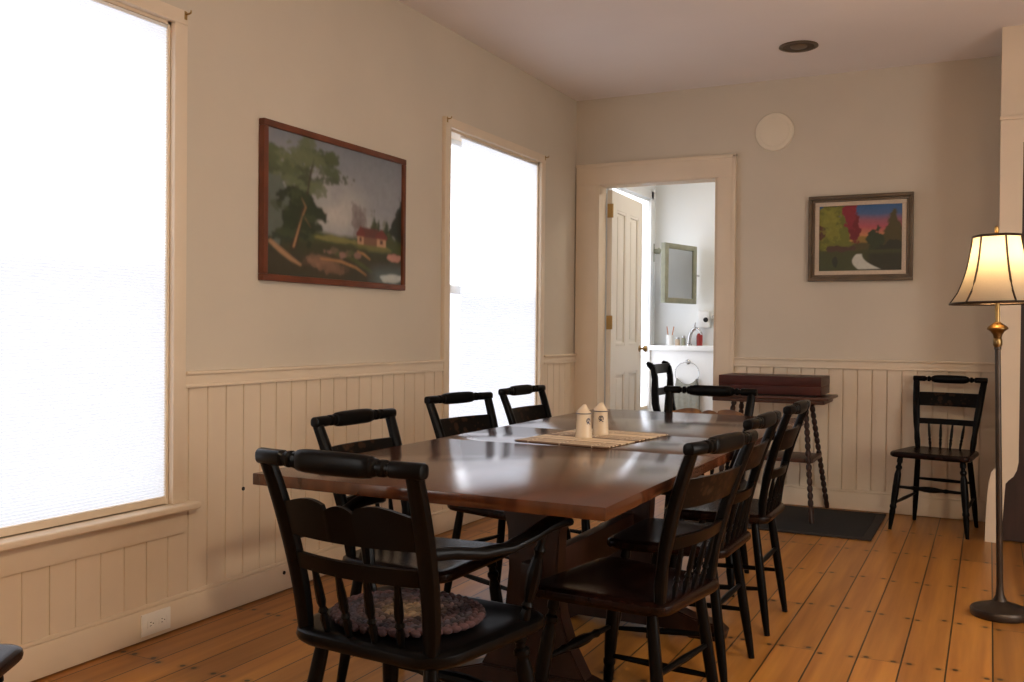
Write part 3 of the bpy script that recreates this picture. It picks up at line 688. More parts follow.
def make_arm_chair(label):
    r = thing('arm_chair', label, 'chair', group='black armchairs')
    sz, th = 0.45, 0.040; d = 0.44; wf, wb = 0.262, 0.215
    obj('seat', seat_bm(wf, wb, d, sz, th, 0.09), 'black', r)
    y0, y1, zc = -0.185, -0.285, 0.845
    for s in (-1, 1):
        bm = bm_new(); pts = post_pts(s*0.175, s*0.200, y0, y1, sz-0.008, zc)
        tube(bm, pts, [(.0175, .016), (.0190, .0175), (.0195, .0175), (.0205, .0175), (.0210, .0175), (.0210, .0175), (.0205, .0170), (.020, .0165), (.0185, .016)], 12, axes=((1, 0, 0), (0, 1, 0.15)), power=2.6); obj('back_post', bm, 'black', r)
    bm = bm_new(); crest_bm(bm, 0.226, y1+0.002, zc+0.006, 0.100, 1.08); obj('crest_rail', bm, 'black', r)
    wx = lambda z: 0.175+0.025*(z-sz)/(zc-sz)
    yb = lambda z: back_at(y0, y1, sz-0.008, zc, z)
    bm = bm_new(); curved_slat(bm, wx(0.675), wx(0.745), yb(0.675), 0.672, 0.745, 0.011, 0.030, top=scallop, lean=yb(0.675)-yb(0.745), n=60); obj('back_slat', bm, 'black', r)
    bm = bm_new(); curved_slat(bm, wx(0.59), wx(0.63), yb(0.59), 0.592, 0.630, 0.014, 0.030, lean=yb(0.59)-yb(0.63)); obj('lower_rail', bm, 'black', r)
    for i in range(4):
        u = (-0.62, -0.21, 0.21, 0.62)[i]
        bm = bm_new(); turned(bm, (u*0.165, y0-0.012*(1-u*u), sz-0.01), (u*wx(.6), yb(.6)-0.030*(1-u*u), 0.60), [(t, q*1.25) for t, q in SPIN], 8); obj('spindle', bm, 'black', r)
    for s in (-1, 1):
        bm = bm_new()
        ctl = [(s*0.190, yb(.665), .665), (s*0.205, -0.16, .660), (s*0.232, -0.09, .648), (s*0.256, -0.01, .648), (s*0.272, 0.06, .662), (s*0.278, 0.12, .676), (s*0.280, 0.17, .680), (s*0.281, 0.205, .676), (s*0.281, 0.218, .671)]
        tube(bm, ctl, [(.010, .014), (.014, .014), (.019, .0135), (.021, .0125), (.022, .0125), (.025, .0135), (.030, .015), (.029, .0135), (.018, .009)], 14, axes=((1, 0, 0), (0, 0, 1)), power=2.4)
        obj('arm', bm, 'black', r)
        bm = bm_new(); turned(bm, (s*0.225, 0.115, sz-0.012), (s*0.270, 0.13, .668), [(0, .009), (.08, .014), (.16, .010), (.2, .0145), (.24, .010), (.38, .0165), (.55, .018), (.68, .013), (.73, .010), (.78, .0145), (.83, .010), (1, .009)], 10); obj('arm_support', bm, 'black', r)
    fl, bl = {}, {}
    for s in (-1, 1):
        a, b = (s*0.190, 0.150, sz-0.03), (s*0.235, 0.205, 0.0)
        bm = bm_new(); turned(bm, a, b, [(t, q*1.1) for t, q in LEGP]); obj('leg', bm, 'black', r); fl[s] = (Vector(a), Vector(b))
        a, b = (s*0.150, -0.150, sz-0.03), (s*0.200, -0.225, 0.0)
        bm = bm_new(); turned(bm, a, b, [(t, q*1.1) for t, q in BACKLEG]); obj('leg', bm, 'black', r); bl[s] = (Vector(a), Vector(b))
    at = lambda L, z: L[0].lerp(L[1], (L[0].z-z)/L[0].z)
    bm = bm_new(); turned(bm, at(fl[-1], .245), at(fl[1], .245), STRETCH, 10); obj('stretcher', bm, 'black', r)
    bm = bm_new(); turned(bm, at(bl[-1], .24), at(bl[1], .24), [(0, .007), (.5, .012), (1, .007)], 8); obj('stretcher', bm, 'black', r)
    for s in (-1, 1):
        bm = bm_new(); turned(bm, at(fl[s], .15), at(bl[s], .17), [(0, .007), (.5, .012), (1, .007)], 8); obj('stretcher', bm, 'black', r)
    return r

rad = math.radians
arm = make_arm_chair('black armchair at the near end of the dining table, carrying a braided pad')
ARM = (1.486, 1.906, rad(-4.0)); arm.location = (ARM[0], ARM[1], 0); arm.scale.z = 0.984; arm.rotation_euler = (0, 0, ARM[2])
far = dup(arm, (1.490, 4.225, 0), rad(180), 'black armchair at the far end of the dining table, backing onto the doorway')
for ch in far.children:
    if ch.name.startswith('back_slat'):
        me = ch.data.copy(); me.materials[0] = M['gold']; ch.data = me; ch['label'] = 'brown gilded scalloped slat'
sc = make_side_chair('black side chair standing alone by the far wall beside the floor lamp')
sc.location = (2.425, 5.985, 0); sc.rotation_euler = (0, 0, rad(180-11))
for x, y, a, lab in ((1.815, 2.470, 81, 'nearest of three black side chairs on right side of the dining table'),
                     (1.768, 3.125, 89, 'middle of three black side chairs on right side of the dining table'),
                     (1.768, 3.735, 90, 'farthest of three black side chairs on right side of the dining table'),
                     (1.152, 2.485, -91, 'nearest of three black side chairs between dining table and window wall'),
                     (0.990, 3.385, -100, 'middle of three black side chairs between dining table and window wall'),
                     (0.985, 4.03, -93, 'farthest of three black side chairs between dining table and window wall'),
                     (0.795, 1.075, 36.9, 'black chair cut off at lower left corner, only its seat edge showing')):
    c_ = dup(sc, (x, y, 0), rad(a), lab); c_.scale.z = 0.984
# bathroom chair with broad curved posts, scrolled crest and one cross slat
bc = thing('side_chair', 'black sabre-post chair seen through the doorway beside the open white door', 'chair', (0.655, 7.03, 0), rad(-90))
obj('seat', seat_bm(0.215, 0.185, 0.40, 0.45, 0.036), 'seat', bc)
for s_ in (-1, 1):
    side = [(-0.165, 0.43), (-0.200, 0.50), (-0.222, 0.58), (-0.226, 0.68), (-0.222, 0.76), (-0.232, 0.83), (-0.262, 0.862), (-0.270, 0.880), (-0.255, 0.893), (-0.225, 0.885), (-0.196, 0.850), (-0.180, 0.78), (-0.174, 0.68), (-0.168, 0.58), (-0.150, 0.50), (-0.120, 0.43)]
    bm = bm_new(); prism(bm, side, 'yz', s_*0.190-0.014, s_*0.190+0.014, 0.003); obj('back_post', bm, 'black', bc)
    bm = bm_new(); turned(bm, (s_*0.165, 0.135, 0.42), (s_*0.195, 0.175, 0.0), LEGP); obj('leg', bm, 'black', bc)
    bm = bm_new(); tube(bm, [(s_*0.165, -0.14, 0.43), (s_*0.17, -0.16, 0.3), (s_*0.175, -0.2, 0.12), (s_*0.178, -0.24, 0.0)], [.016, .017, .015, .012], 10); obj('leg', bm, 'black', bc)
    bm = bm_new(); turned(bm, (s_*0.18, 0.155, 0.2), (s_*0.173, -0.18, 0.2), [(0, .007), (.5, .011), (1, .007)], 8); obj('stretcher', bm, 'black', bc)
bm = bm_new(); curved_slat(bm, 0.19, 0.19, -0.215, 0.80, 0.872, 0.022, 0.02); obj('crest_rail', bm, 'black', bc)
bm = bm_new(); curved_slat(bm, 0.19, 0.19, -0.200, 0.635, 0.690, 0.016, 0.02); obj('back_slat', bm, 'black', bc)

# braided oval pad on the near armchair's seat
def braided_pad():
    cols = [(0.12, 0.080, 0.045), (0.105, 0.068, 0.040), (0.060, 0.036, 0.030), (0.040, 0.021, 0.022), (0.026, 0.018, 0.024), (0.042, 0.019, 0.021), (0.026, 0.016, 0.022), (0.038, 0.019, 0.022)]
    tmp = bm_new(); bmesh.ops.create_uvsphere(tmp, u_segments=8, v_segments=6, radius=1.0); tmp.verts.index_update()
    sv = [v.co.copy() for v in tmp.verts]; sf = [[v.index for v in f.verts] for f in tmp.faces]; tmp.free()
    V, F, K = [], [], []
    nr = 6
    for k in range(nr):
        ra, rb = 0.020+0.0300*k, 0.016+0.0282*k
        n = max(8, int(2*PI*(ra+rb)/2/0.0225))
        for j in range(n):
            a = 2*PI*(j+0.5*(k % 2))/n
            c = Vector((ra*math.cos(a), rb*math.sin(a), 0.011)); td = Vector((-ra*math.sin(a), rb*math.cos(a), 0)).normalized(); nd = Vector((td.y, -td.x, 0))
            for s in (-1, 1):                      # two strands crossing: the braid
                dv = (td + nd*0.6*s).normalized(); sd = Vector((-dv.y, dv.x, 0)); ct = c + nd*0.0072*s + td*0.0056*s
                base = len(V); q = random.uniform(0.5, 1.6)
                for p in sv:
                    w = ct + dv*(p.x*0.0150) + sd*(p.y*0.0080); V.append((w.x, w.y, w.z + p.z*0.0085)); K.append(tuple(v*q for v in cols[k])+(1,))
                F += [[base+i for i in f] for f in sf]
    me = bpy.data.meshes.new('seat_pad'); me.from_pydata(V, [], F); me.materials.append(M['braid'])
    me.polygons.foreach_set('use_smooth', [True]*len(me.polygons))
    att = me.color_attributes.new('paint', 'FLOAT_COLOR', 'POINT'); att.data.foreach_set('color', [v for c in K for v in c])
    o = bpy.data.objects.new('seat_pad', me); C.objects.link(o); return o
pad = braided_pad(); pad.location = (ARM[0]-0.020, ARM[1]-0.005, 0.4415); pad.rotation_euler = (0, 0, ARM[2])
tag(pad, 'oval braided purple and brown chair pad on the near armchair seat', 'chair pad')

# ------------------------------------------------------------------ dining table
TX0, TX1, TY0, TY1, TZ = 0.992, 1.963, 1.895, 4.305, 0.745
TC = (TX0+TX1)/2
t = thing('dining_table', 'long mahogany trestle dining table with glossy top', 'table', (TC, (TY0+TY1)/2, 0))
hw, hl = (TX1-TX0)/2, (TY1-TY0)/2
bm = bm_new()
cuts = [-hl, -0.27, 0.22, hl]
for a, b in zip(cuts, cuts[1:]): box(bm, -hw, hw, a+0.0006, b-0.0006, TZ-0.030, TZ, 0.0025)
obj('table_top', bm, 'table', t)
for s in (-1, 1):
    y = (-0.505 if s < 0 else 0.340)
    bm = bm_new(); box(bm, -0.37, 0.37, y-0.030, y+0.030, TZ-0.085, TZ-0.030, 0.006); obj('top_cleat', bm, 'tableleg', t)
    pr = [(-0.105, TZ-0.085)]
    left = [(-0.105, 0.60), (-0.085, 0.52), (-0.080, 0.40), (-0.092, 0.28), (-0.125, 0.18), (-0.17, 0.10)]
    pr = [(-0.125, TZ-0.085)] + left + [(-x, z) for x, z in left[::-1]] + [(0.125, TZ-0.085)]
    bm = bm_new(); prism(bm, pr, 'xz', y-0.032, y+0.032, 0.004); obj('pedestal', bm, 'tableleg', t)
    ft = [(-0.36, 0.0), (-0.37, 0.035), (-0.34, 0.060), (-0.25, 0.075), (-0.17, 0.10), (0.17, 0.10), (0.25, 0.075), (0.34, 0.060), (0.37, 0.035), (0.36, 0.0), (0.24, 0.0), (0.20, 0.022), (-0.20, 0.022), (-0.24, 0.0)]
    bm = bm_new(); prism(bm, ft, 'xz', y-0.040, y+0.040, 0.005); obj('foot', bm, 'tableleg', t)
bm = bm_new(); box(bm, -0.020, 0.020, -0.58, 0.44, 0.325, 0.435, 0.005); obj('stretcher_beam', bm, 'tableleg', t)
bm = bm_new(); box(bm, -0.30, -0.275, -0.72, 0.78, TZ-0.075, TZ-0.030, 0.004); obj('side_runner', bm, 'tableleg', t)
bm = bm_new(); box(bm, 0.275, 0.30, -0.72, 0.78, TZ-0.075, TZ-0.030, 0.004); obj('side_runner', bm, 'tableleg', t)

# bamboo mat
t = thing('table_mat', 'bamboo slat table mat in tan and brown stripes under the shakers', 'table mat', (1.455, 3.100, TZ), rad(-6))
bm = bm_new()
w_, l_ = 0.174, 0.243; k = 0; y = -l_
while y < l_-0.006:
    box(bm, -w_+random.uniform(-.0015, .0015), w_+random.uniform(-.0015, .0015), y+0.0007, y+0.0118, 0.0012, 0.0055, 0.0014, 1); y += 0.0125
obj('slats', bm, 'bamboo', t)
for x in (-0.12, 0, 0.12):
    obj('cord', box(bm_new(), x-0.0012, x+0.0012, -l_, l_, 0.0002, 0.0064), 'liner', t)

def shaker(label, x, y, rz, emblem):
    t = thing('shaker', label, 'shaker', (x, y, TZ+0.0056), rz, 'cream ceramic shakers')
    bm = bm_new(); lathe(bm, [(0, 0), (0.0295, 0), (0.0305, 0.003), (0.0285, 0.012), (0.0272, 0.03), (0.0255, 0.06), (0.0248, 0.083), (0.0255, 0.086), (0, 0.0865)], 32); obj('body', bm, 'ceramic', t)
    bm = bm_new(); lathe(bm, [(0.0250, 0.0825), (0.0262, 0.083), (0.0264, 0.0855), (0.0250, 0.086)], 32); obj('blue_band', bm, 'blue', t)
    # peaked lid with an off-centre spout
    bm = bm_new(); rings = [(0.0255, 0.0862, 0), (0.0235, 0.090, -.001), (0.019, 0.0965, -.001), (0.0135, 0.103, 0.000), (0.009, 0.109, 0.002), (0.0062, 0.1125, 0.003), (0.0035, 0.1145, 0.0035)]
    tube(bm, [(dx_, 0, z) for r_, z, dx_ in rings], [r_ for r_, z, dx_ in rings], 28, axes=((1, 0, 0), (0, 1, 0))); obj('lid', bm, 'ceramic', t)
    # painted scroll emblem on the -y side
    bm = bm_new()
    def stroke(pts, w):
        for (a, b) in zip(pts, pts[1:]):
            q = []
            dx_, dz_ = b[0]-a[0], b[1]-a[1]; L_ = math.hypot(dx_, dz_) or 1; nx, nz = -dz_/L_*w, dx_/L_*w
            for px, pz in ((a[0]+nx, a[1]+nz), (b[0]+nx, b[1]+nz), (b[0]-nx, b[1]-nz), (a[0]-nx, a[1]-nz)):
                rr = 0.0253+0.0019*(1-(0.05+pz)/0.083)*0.9+0.0009; an = px/rr
                q.append(bm.verts.new((rr*math.sin(an), -rr*math.cos(an), 0.058+pz)))
            bm.faces.new(q)
    A = np.linspace
    stroke([(0.008*math.cos(u), 0.002+0.0085*math.sin(u)) for u in A(-0.6, 3.9, 22)], 0.0013)
    stroke([(0.0035*math.cos(u), 0.003+0.0040*math.sin(u)) for u in A(0, 5.2, 16)], 0.0012)
    stroke([(-0.006, -0.002), (0.000, -0.004), (0.004, -0.0085), (0.0085, -0.010)], 0.0013)
    stroke([(0.002, -0.002), (-0.003, -0.007), (-0.007, -0.0085)], 0.0013)
    obj('emblem', bm, 'blue', t, smooth=0)
    return t
shaker('cream shaker with pointed lid and blue band, nearer of the pair', 1.436, 3.055, rad(60), 0)
shaker('cream shaker with pointed lid and blue emblem, farther of the pair', 1.450, 3.180, rad(24), 1)

# ------------------------------------------------------------------ small stand with box, mat on the floor
t = thing('side_stand', 'brown wooden stand with splayed bobbin legs against the far wall', 'side table', (1.485, 6.02, 0.010))
bm = bm_new(); box(bm, -0.36, 0.36, -0.20, 0.20, 0.710, 0.728, 0.006); box(bm, -0.335, 0.335, -0.178, 0.178, 0.685, 0.712, 0.008); obj('stand_top', bm, 'standwood', t)
bob = [(0, .013), (.03, .017)] + [(0.05+0.058*i+dd, rr) for i in range(15) for dd, rr in ((0, .0105), (.018, .0165), (.040, .0165))] + [(.93, .0125), (.96, .016), (1, .012)]
legs = {}
for sx in (-1, 1):
    for sy in (-1, 1):
        a, b = Vector((sx*0.215, sy*0.10, 0.69)), Vector((sx*0.290, sy*0.295, 0.0))
        bm = bm_new(); turned(bm, a, b, bob, 12); obj('leg', bm, 'standleg', t); legs[(sx, sy)] = (a, b)
bm = bm_new(); box(bm, -0.272, 0.272, -0.17, 0.17, 0.335, 0.358, 0.006); obj('lower_shelf', bm, 'standwood', t)
t = thing('wooden_box', 'dark mahogany box lying on the stand by the far wall', 'box', (1.492, 6.03, 0.738))
obj('box_body', box(bm_new(), -0.305, 0.305, -0.171, 0.171, 0.010, 0.060, 0.002), 'mahog', t)
obj('box_lid', box(bm_new(), -0.306, 0.306, -0.172, 0.172, 0.0605, 0.118, 0.003), 'mahog', t)
obj('shadow_gap', box(bm_new(), -0.27, 0.27, -0.15, 0.15, 0.0, 0.0115), 'darkhole', t)  # dark base coloured as the shadow gap under the box
t = thing('floor_mat', 'charcoal floor mat with brown border under the wooden stand', 'mat', (1.58, 5.862, 0))
obj('mat_field', box(bm_new(), -0.50, 0.50, -0.365, 0.365, 0.001, 0.010, 0.003), 'rug', t)
bm = bm_new()
for b_ in ((-0.55, 0.55, -0.415, -0.365), (-0.55, 0.55, 0.365, 0.415), (-0.55, -0.50, -0.365, 0.365), (0.50, 0.55, -0.365, 0.365)): box(bm, *b_, 0.001, 0.0085, 0.002)
obj('mat_border', bm, 'rugborder', t)

# ------------------------------------------------------------------ floor lamp
LX, LY_ = 2.738, 4.26
t = thing('floor_lamp', 'tall bronze floor lamp with lit bell shade beside the right doorway', 'floor lamp', (LX, LY_, 0.0))
t.rotation_euler = (0, -0.0215, 0)
bm = bm_new(); lathe(bm, [(0, 0), (0.105, 0), (0.109, 0.006), (0.109, 0.026), (0.105, 0.032), (0.085, 0.040), (0.050, 0.050), (0.026, 0.062), (0.016, 0.085), (0.0125, 0.12), (0, 0.12)], 40); obj('base', bm, 'bronze', t)
bm = bm_new(); lathe(bm, [(0, 0.115), (0.0125, 0.115), (0.0115, 0.6), (0.0105, 1.06), (0.013, 1.062), (0.013, 1.075), (0, 1.075)], 20); obj('pole', bm, 'bronze', t)
bm = bm_new(); lathe(bm, [(0, 1.07), (0.012, 1.07), (0.017, 1.080), (0.017, 1.100), (0.014, 1.106), (0.017, 1.120), (0.026, 1.134), (0.038, 1.142), (0.039, 1.147), (0.034, 1.153), (0.022, 1.162), (0.011, 1.170), (0, 1.170)], 28); obj('cup', bm, 'oldbrass', t)
bm = bm_new(); lathe(bm, [(0, 1.168), (0.009, 1.168), (0.009, 1.29), (0.018, 1.295), (0.018, 1.335), (0, 1.335)], 20); obj('socket', bm, 'brass', t)
bm = bm_new(); lathe(bm, [(0, 1.333), (0.012, 1.333), (0.014, 1.345), (0.027, 1.37), (0.030, 1.39), (0.024, 1.412), (0.010, 1.422), (0, 1.424)], 24); bulb = obj('bulb', bm, 'bulb', t)
bm = bm_new()
for s in (-1, 1):
    tube(bm, [(s*0.018, 0, 1.30)] + [(s*(0.018+0.045*math.sin(PI*q)), 0, 1.30+0.215*q) for q in np.linspace(0.05, 0.97, 12)] + [(0, 0, 1.517)], 0.0025, 6)
obj('harp', bm, 'brass', t)
bm = bm_new(); lathe(bm, [(0, 1.512), (0.006, 1.512), (0.006, 1.518), (0.010, 1.522), (0.006, 1.528), (0.009, 1.536), (0.008, 1.548), (0.003, 1.554), (0, 1.555)], 14); obj('finial', bm, 'brass', t)
# bell shade: six gores with dark piping
SH = [(0.086, 1.512), (0.088, 1.495), (0.0935, 1.46), (0.101, 1.42), (0.112, 1.375), (0.127, 1.33), (0.144, 1.29), (0.163, 1.262), (0.175, 1.246)]
ribs = [rad(-90 + v) + 0 for v in (0, 60, 120, 180, 240, 300)]
# angle measured so that a rib lies 38 degrees left of the camera-facing direction
cam_dir = math.atan2(0-LY_, CAMX-LX); ribs = [cam_dir + rad(v) for v in (-38, 22, 82, 142, 202, 262)]
def shade_r(r, a):
    d_ = min(abs((a-q+PI) % (2*PI)-PI) for q in ribs); return r*(1 - 0.055*math.sin(d_/rad(30)*PI/2))
bm = bm_new(); na = 72; inner = []; rings = []
for r_, z in SH:
    rings.append([bm.verts.new((shade_r(r_, ribs[0]+2*PI*k/na)*math.cos(ribs[0]+2*PI*k/na), shade_r(r_, ribs[0]+2*PI*k/na)*math.sin(ribs[0]+2*PI*k/na), z)) for k in range(na)])
for a, b in zip(rings, rings[1:]):
    for k in range(na): bm.faces.new((a[k], a[(k+1) % na], b[(k+1) % na], b[k]))
shd = obj('lamp_shade', bm, 'lampshade', t, smooth=1.2)
bm = bm_new()
for a in ribs: tube(bm, [((r_+0.001)*math.cos(a), (r_+0.001)*math.sin(a), z) for r_, z in SH], 0.0040, 6)
for r_, z in (SH[0], SH[-1]):
    tube(bm, [(shade_r(r_, a)*math.cos(a), shade_r(r_, a)*math.sin(a), z) for a in np.linspace(ribs[0], ribs[0]+2*PI, 73)], 0.0056, 6, cap=False)
obj('piping', bm, 'bronze', shd)
bm = bm_new()
for a in (ribs[0], ribs[2], ribs[4]): tube(bm, [(0, 0, 1.511), (0.084*math.cos(a), 0.084*math.sin(a), 1.511)], 0.002, 6)
obj('spider', bm, 'brass', shd)
pl = bpy.data.lights.new('lamp_light', 'POINT'); pl.energy = 8; pl.color = (1.0, 0.64, 0.31); pl.shadow_soft_size = 0.035
po = bpy.data.objects.new('lamp_light', pl); C.objects.link(po); po.parent = t; po.location = (0, 0, 1.44)

# ------------------------------------------------------------------ paintings
def vnoise(U, V, f, seed):
    g = np.random.RandomState(seed).rand(64, 64); x, y = U*f, V*f
    i, j = np.floor(x).astype(int), np.floor(y).astype(int); fx, fy = x-i, y-j
    fx, fy = fx*fx*(3-2*fx), fy*fy*(3-2*fy); G = lambda a, b: g[a % 64, b % 64]
    return (G(i, j)*(1-fx)+G(i+1, j)*fx)*(1-fy)+(G(i, j+1)*(1-fx)+G(i+1, j+1)*fx)*fy
def fbm(U, V, f, s): return (vnoise(U, V, f, s)+0.5*vnoise(U, V, f*2, s+1)+0.25*vnoise(U, V, f*4, s+2))/1.75
def lin(c): return np.array(srgb(*c)[:3])
class Canvas:
    def __init__(s, nx, ny): s.U, s.V = np.meshgrid((np.arange(nx)+.5)/nx, (np.arange(ny)+.5)/ny); s.I = np.zeros((ny, nx, 3))
    def put(s, mask, col): m_ = np.clip(mask, 0, 1)[..., None]; s.I = s.I*(1-m_) + m_*(lin(col) if isinstance(col, tuple) else col)
    def blob(s, cx, cy, rx, ry, seed, edge=0.5, f=14): 
        d = np.sqrt(((s.U-cx)/rx)**2+((s.V-cy)/ry)**2) + (fbm(s.U, s.V, f, seed)-.5)*edge*2.2
        return np.clip((1-d)*7, 0, 1)
    def line(s, pts, w, seed=0):
        m_ = np.zeros_like(s.U)
        for (x0, y0, w0), (x1, y1, w1) in zip(pts, pts[1:]):
            tt = np.clip(((s.U-x0)*(x1-x0)+(s.V-y0)*(y1-y0))/((x1-x0)**2+(y1-y0)**2), 0, 1)
            d = np.hypot((s.U-x0-tt*(x1-x0)), (s.V-y0-tt*(y1-y0))); m_ = np.maximum(m_, np.clip(((w0+(w1-w0)*tt)*w-d)*220, 0, 1))
        return m_
def blur(I, n=1):
    for _ in range(n):
        P = np.pad(I, ((1, 1), (1, 1), (0, 0)), 'edge'); I = (P[1:-1, 1:-1]*4+P[:-2, 1:-1]*2+P[2:, 1:-1]*2+P[1:-1, :-2]*2+P[1:-1, 2:]*2+P[:-2, :-2]+P[2:, 2:]+P[:-2, 2:]+P[2:, :-2])/16
    return I
def brush(c, amt, f, seed):
    n = fbm(c.U*1.6, c.V, f, seed)-.5; c.I = c.I*(1+amt*n[..., None]*2)
def painting1():
    c = Canvas(240, 150); U, V = c.U, c.V
    g = np.clip((V-0.3)/0.7, 0, 1)[..., None]
    c.I = lin((158, 157, 156))*(1-g) + lin((118, 124, 132))*g
    c.put(np.clip(1-np.hypot((U-.45)/.36, (V-.48)/.34), 0, 1)*.9, (186, 180, 170)); c.put(np.clip((fbm(U, V, 5, 3)-.5)*2, 0, .45), (132, 134, 140))
    c.put(np.clip((0.40+0.07*fbm(U, V, 6, 5)-V)*10, 0, 1)*(U > .25)*0.5, (132, 134, 138))
    c.I = blur(c.I, 4)
    for k in range(8): c.put(c.blob(.60+.012*k, .47+.02*math.sin(k*2), .022, .11+.02*math.sin(k*3), 50+k, .9, 20)*.45, (112, 100, 98))
    for x, w, h, s_ in ((.765, .050, .24, 11), (.80, .040, .17, 12), (.865, .055, .20, 13), (.90, .04, .14, 14)):
        t_ = np.clip((V-.34)/h, 0, 1); wd = w*(1-t_)*(0.75+0.25*np.abs(np.sin(t_*26)))+.003
        c.put(np.clip((wd-np.abs(U-x)+(fbm(U, V, 26, s_)-.5)*.03)*90, 0, 1)*(V > .33)*(V < .34+h), (50, 62, 42)); c.put(np.clip((wd*.5-np.abs(U-x+.012)+(fbm(U, V, 30, s_+3)-.5)*.06)*60, 0, 1)*(V > .33)*(V < .34+h)*.6, (86, 92, 56))
    c.put(c.blob(1.02, .42, .10, .34, 15, .6), (40, 46, 40))
    c.put(np.clip((0.345+0.02*np.sin(U*9)+.04*fbm(U, V, 9, 16)-V)*30, 0, 1), (66, 74, 44))
    c.put(c.blob(.46, .30, .2, .025, 17, .6), (120, 116, 66)); c.put(c.blob(.74, .275, .16, .03, 18, .6), (108, 106, 60))
    c.put(np.clip((0.25+.06*fbm(U, V, 8, 19)-V)*22, 0, 1), (58, 60, 40))
    # cabin with two gables
    body = ((U > .635) & (U < .86) & (V > .295) & (V < .365)); c.put(body.astype(float), (118, 84, 66))
    c.put(((U > .66) & (U < .80) & (V > .35) & (V < .425-.35*np.abs(U-.72)*0)).astype(float), (98, 56, 50))
    for gx, w in ((.655, .030), (.825, .045)):
        c.put(((np.abs(U-gx) < w*.85) & (V > .295) & (V < .37)).astype(float), (178, 138, 108)); c.put(((V > .355) & (V < .435-1.4*np.abs(U-gx)*.035/w*1.0) & (np.abs(U-gx) < w*1.15)).astype(float), (112, 52, 46))
        c.put(((np.abs(U-gx) < w*.3) & (V > .31) & (V < .35)).astype(float), (84, 58, 46))
    # trees at left
    c.put(c.blob(.10, .34, .24, .13, 20, .7), (48, 58, 44)); c.put(c.blob(.20, .46, .16, .19, 21, .6, 18), (40, 50, 34)); c.put(c.blob(.04, .5, .07, .28, 22, .8), (92, 100, 92)*np.array(1) if False else (92, 100, 92))
    rs = np.random.RandomState(5)
    c.put(c.line([(.17, .20, 1.3), (.205, .34, 1.05), (.235, .46, .85), (.265, .60, .7), (.285, .74, .55), (.32, .92, .4)], .017), (56, 46, 36))
    for k in range(44):
        a_, r_ = rs.rand()*2*PI, rs.rand()**.6
        x, y = .24+.25*r_*math.cos(a_), .80+.17*r_*math.sin(a_); q = rs.randint(3)
        c.put(c.blob(x, y, .045+.035*rs.rand(), .030+.03*rs.rand(), 60+k, 1.2, 30)*.8, ((64, 74, 50), (80, 90, 62), (98, 106, 76))[q])
    c.put(c.line([(.205, .34, .9), (.235, .46, .8), (.265, .60, .65), (.285, .74, .5), (.31, .86, .3)], .013)*.8, (60, 50, 40))
    for k in range(16):
        c.put(c.blob(.20+.12*(rs.rand()-.5)*2, .44+.15*(rs.rand()-.5)*2, .04, .035, 120+k, 1.2, 30)*.7, ((44, 56, 36), (62, 74, 48))[k % 2])
    c.put(c.line([(.175, .21, 1), (.205, .33, .8), (.235, .45, .35)], .008), (186, 140, 98)); c.put(c.line([(.235, .44, .5), (.255, .50, .5), (.225, .56, .3)], .012), (160, 122, 84)); c.put(c.line([(.25, .42, .5), (.29, .36, .3)], .010), (150, 114, 74))
    # foreground
    c.put(np.clip((.17+.08*fbm(U, V, 9, 31)-V)*18, 0, 1), (60, 56, 42))
    for k in range(12): c.put(c.blob(.30+.03*k*.6, .14-.006*k+.02*math.sin(k*2), .07, .03, 80+k, .9, 20)*.45, ((150, 112, 90), (122, 92, 74), (100, 76, 58))[k % 3])
    c.put(c.line([(.03, .23, .9), (.10, .17, 1.1), (.16, .125, 1.0), (.22, .09, .6)], .018), (158, 122, 90)); c.put(c.line([(.36, .15, .6), (.50, .145, .9), (.62, .11, .7), (.70, .06, .5)], .014), (166, 120, 76))
    c.put(c.line([(.48, .20, .5), (.60, .17, 1), (.74, .09, .8)], .020), (70, 78, 44))
    for k in range(7): c.put(c.blob(.42+.035*k, .205+.015*math.sin(k*1.7), .028, .022, 100+k, .9, 24)*.8, ((150, 112, 104), (110, 92, 74), (74, 82, 50))[k % 3])
    c.put(c.line([(.63, .235, .5), (.68, .22, .8), (.73, .185, .5)], .014), (170, 126, 84))
    c.put(np.clip((.17+.10*(U-.8)-V)*12, 0, 1)*np.clip((U-.70)*10, 0, 1)*.9, (88, 98, 96)); c.put(c.blob(.90, .05, .10, .035, 35, .6)*.9, (186, 190, 184)); c.put(c.blob(.93, .215, .07, .03, 36, .7), (176, 126, 112))
    brush(c, .10, 30, 90)
    return blur(c.I, 2)*1.0
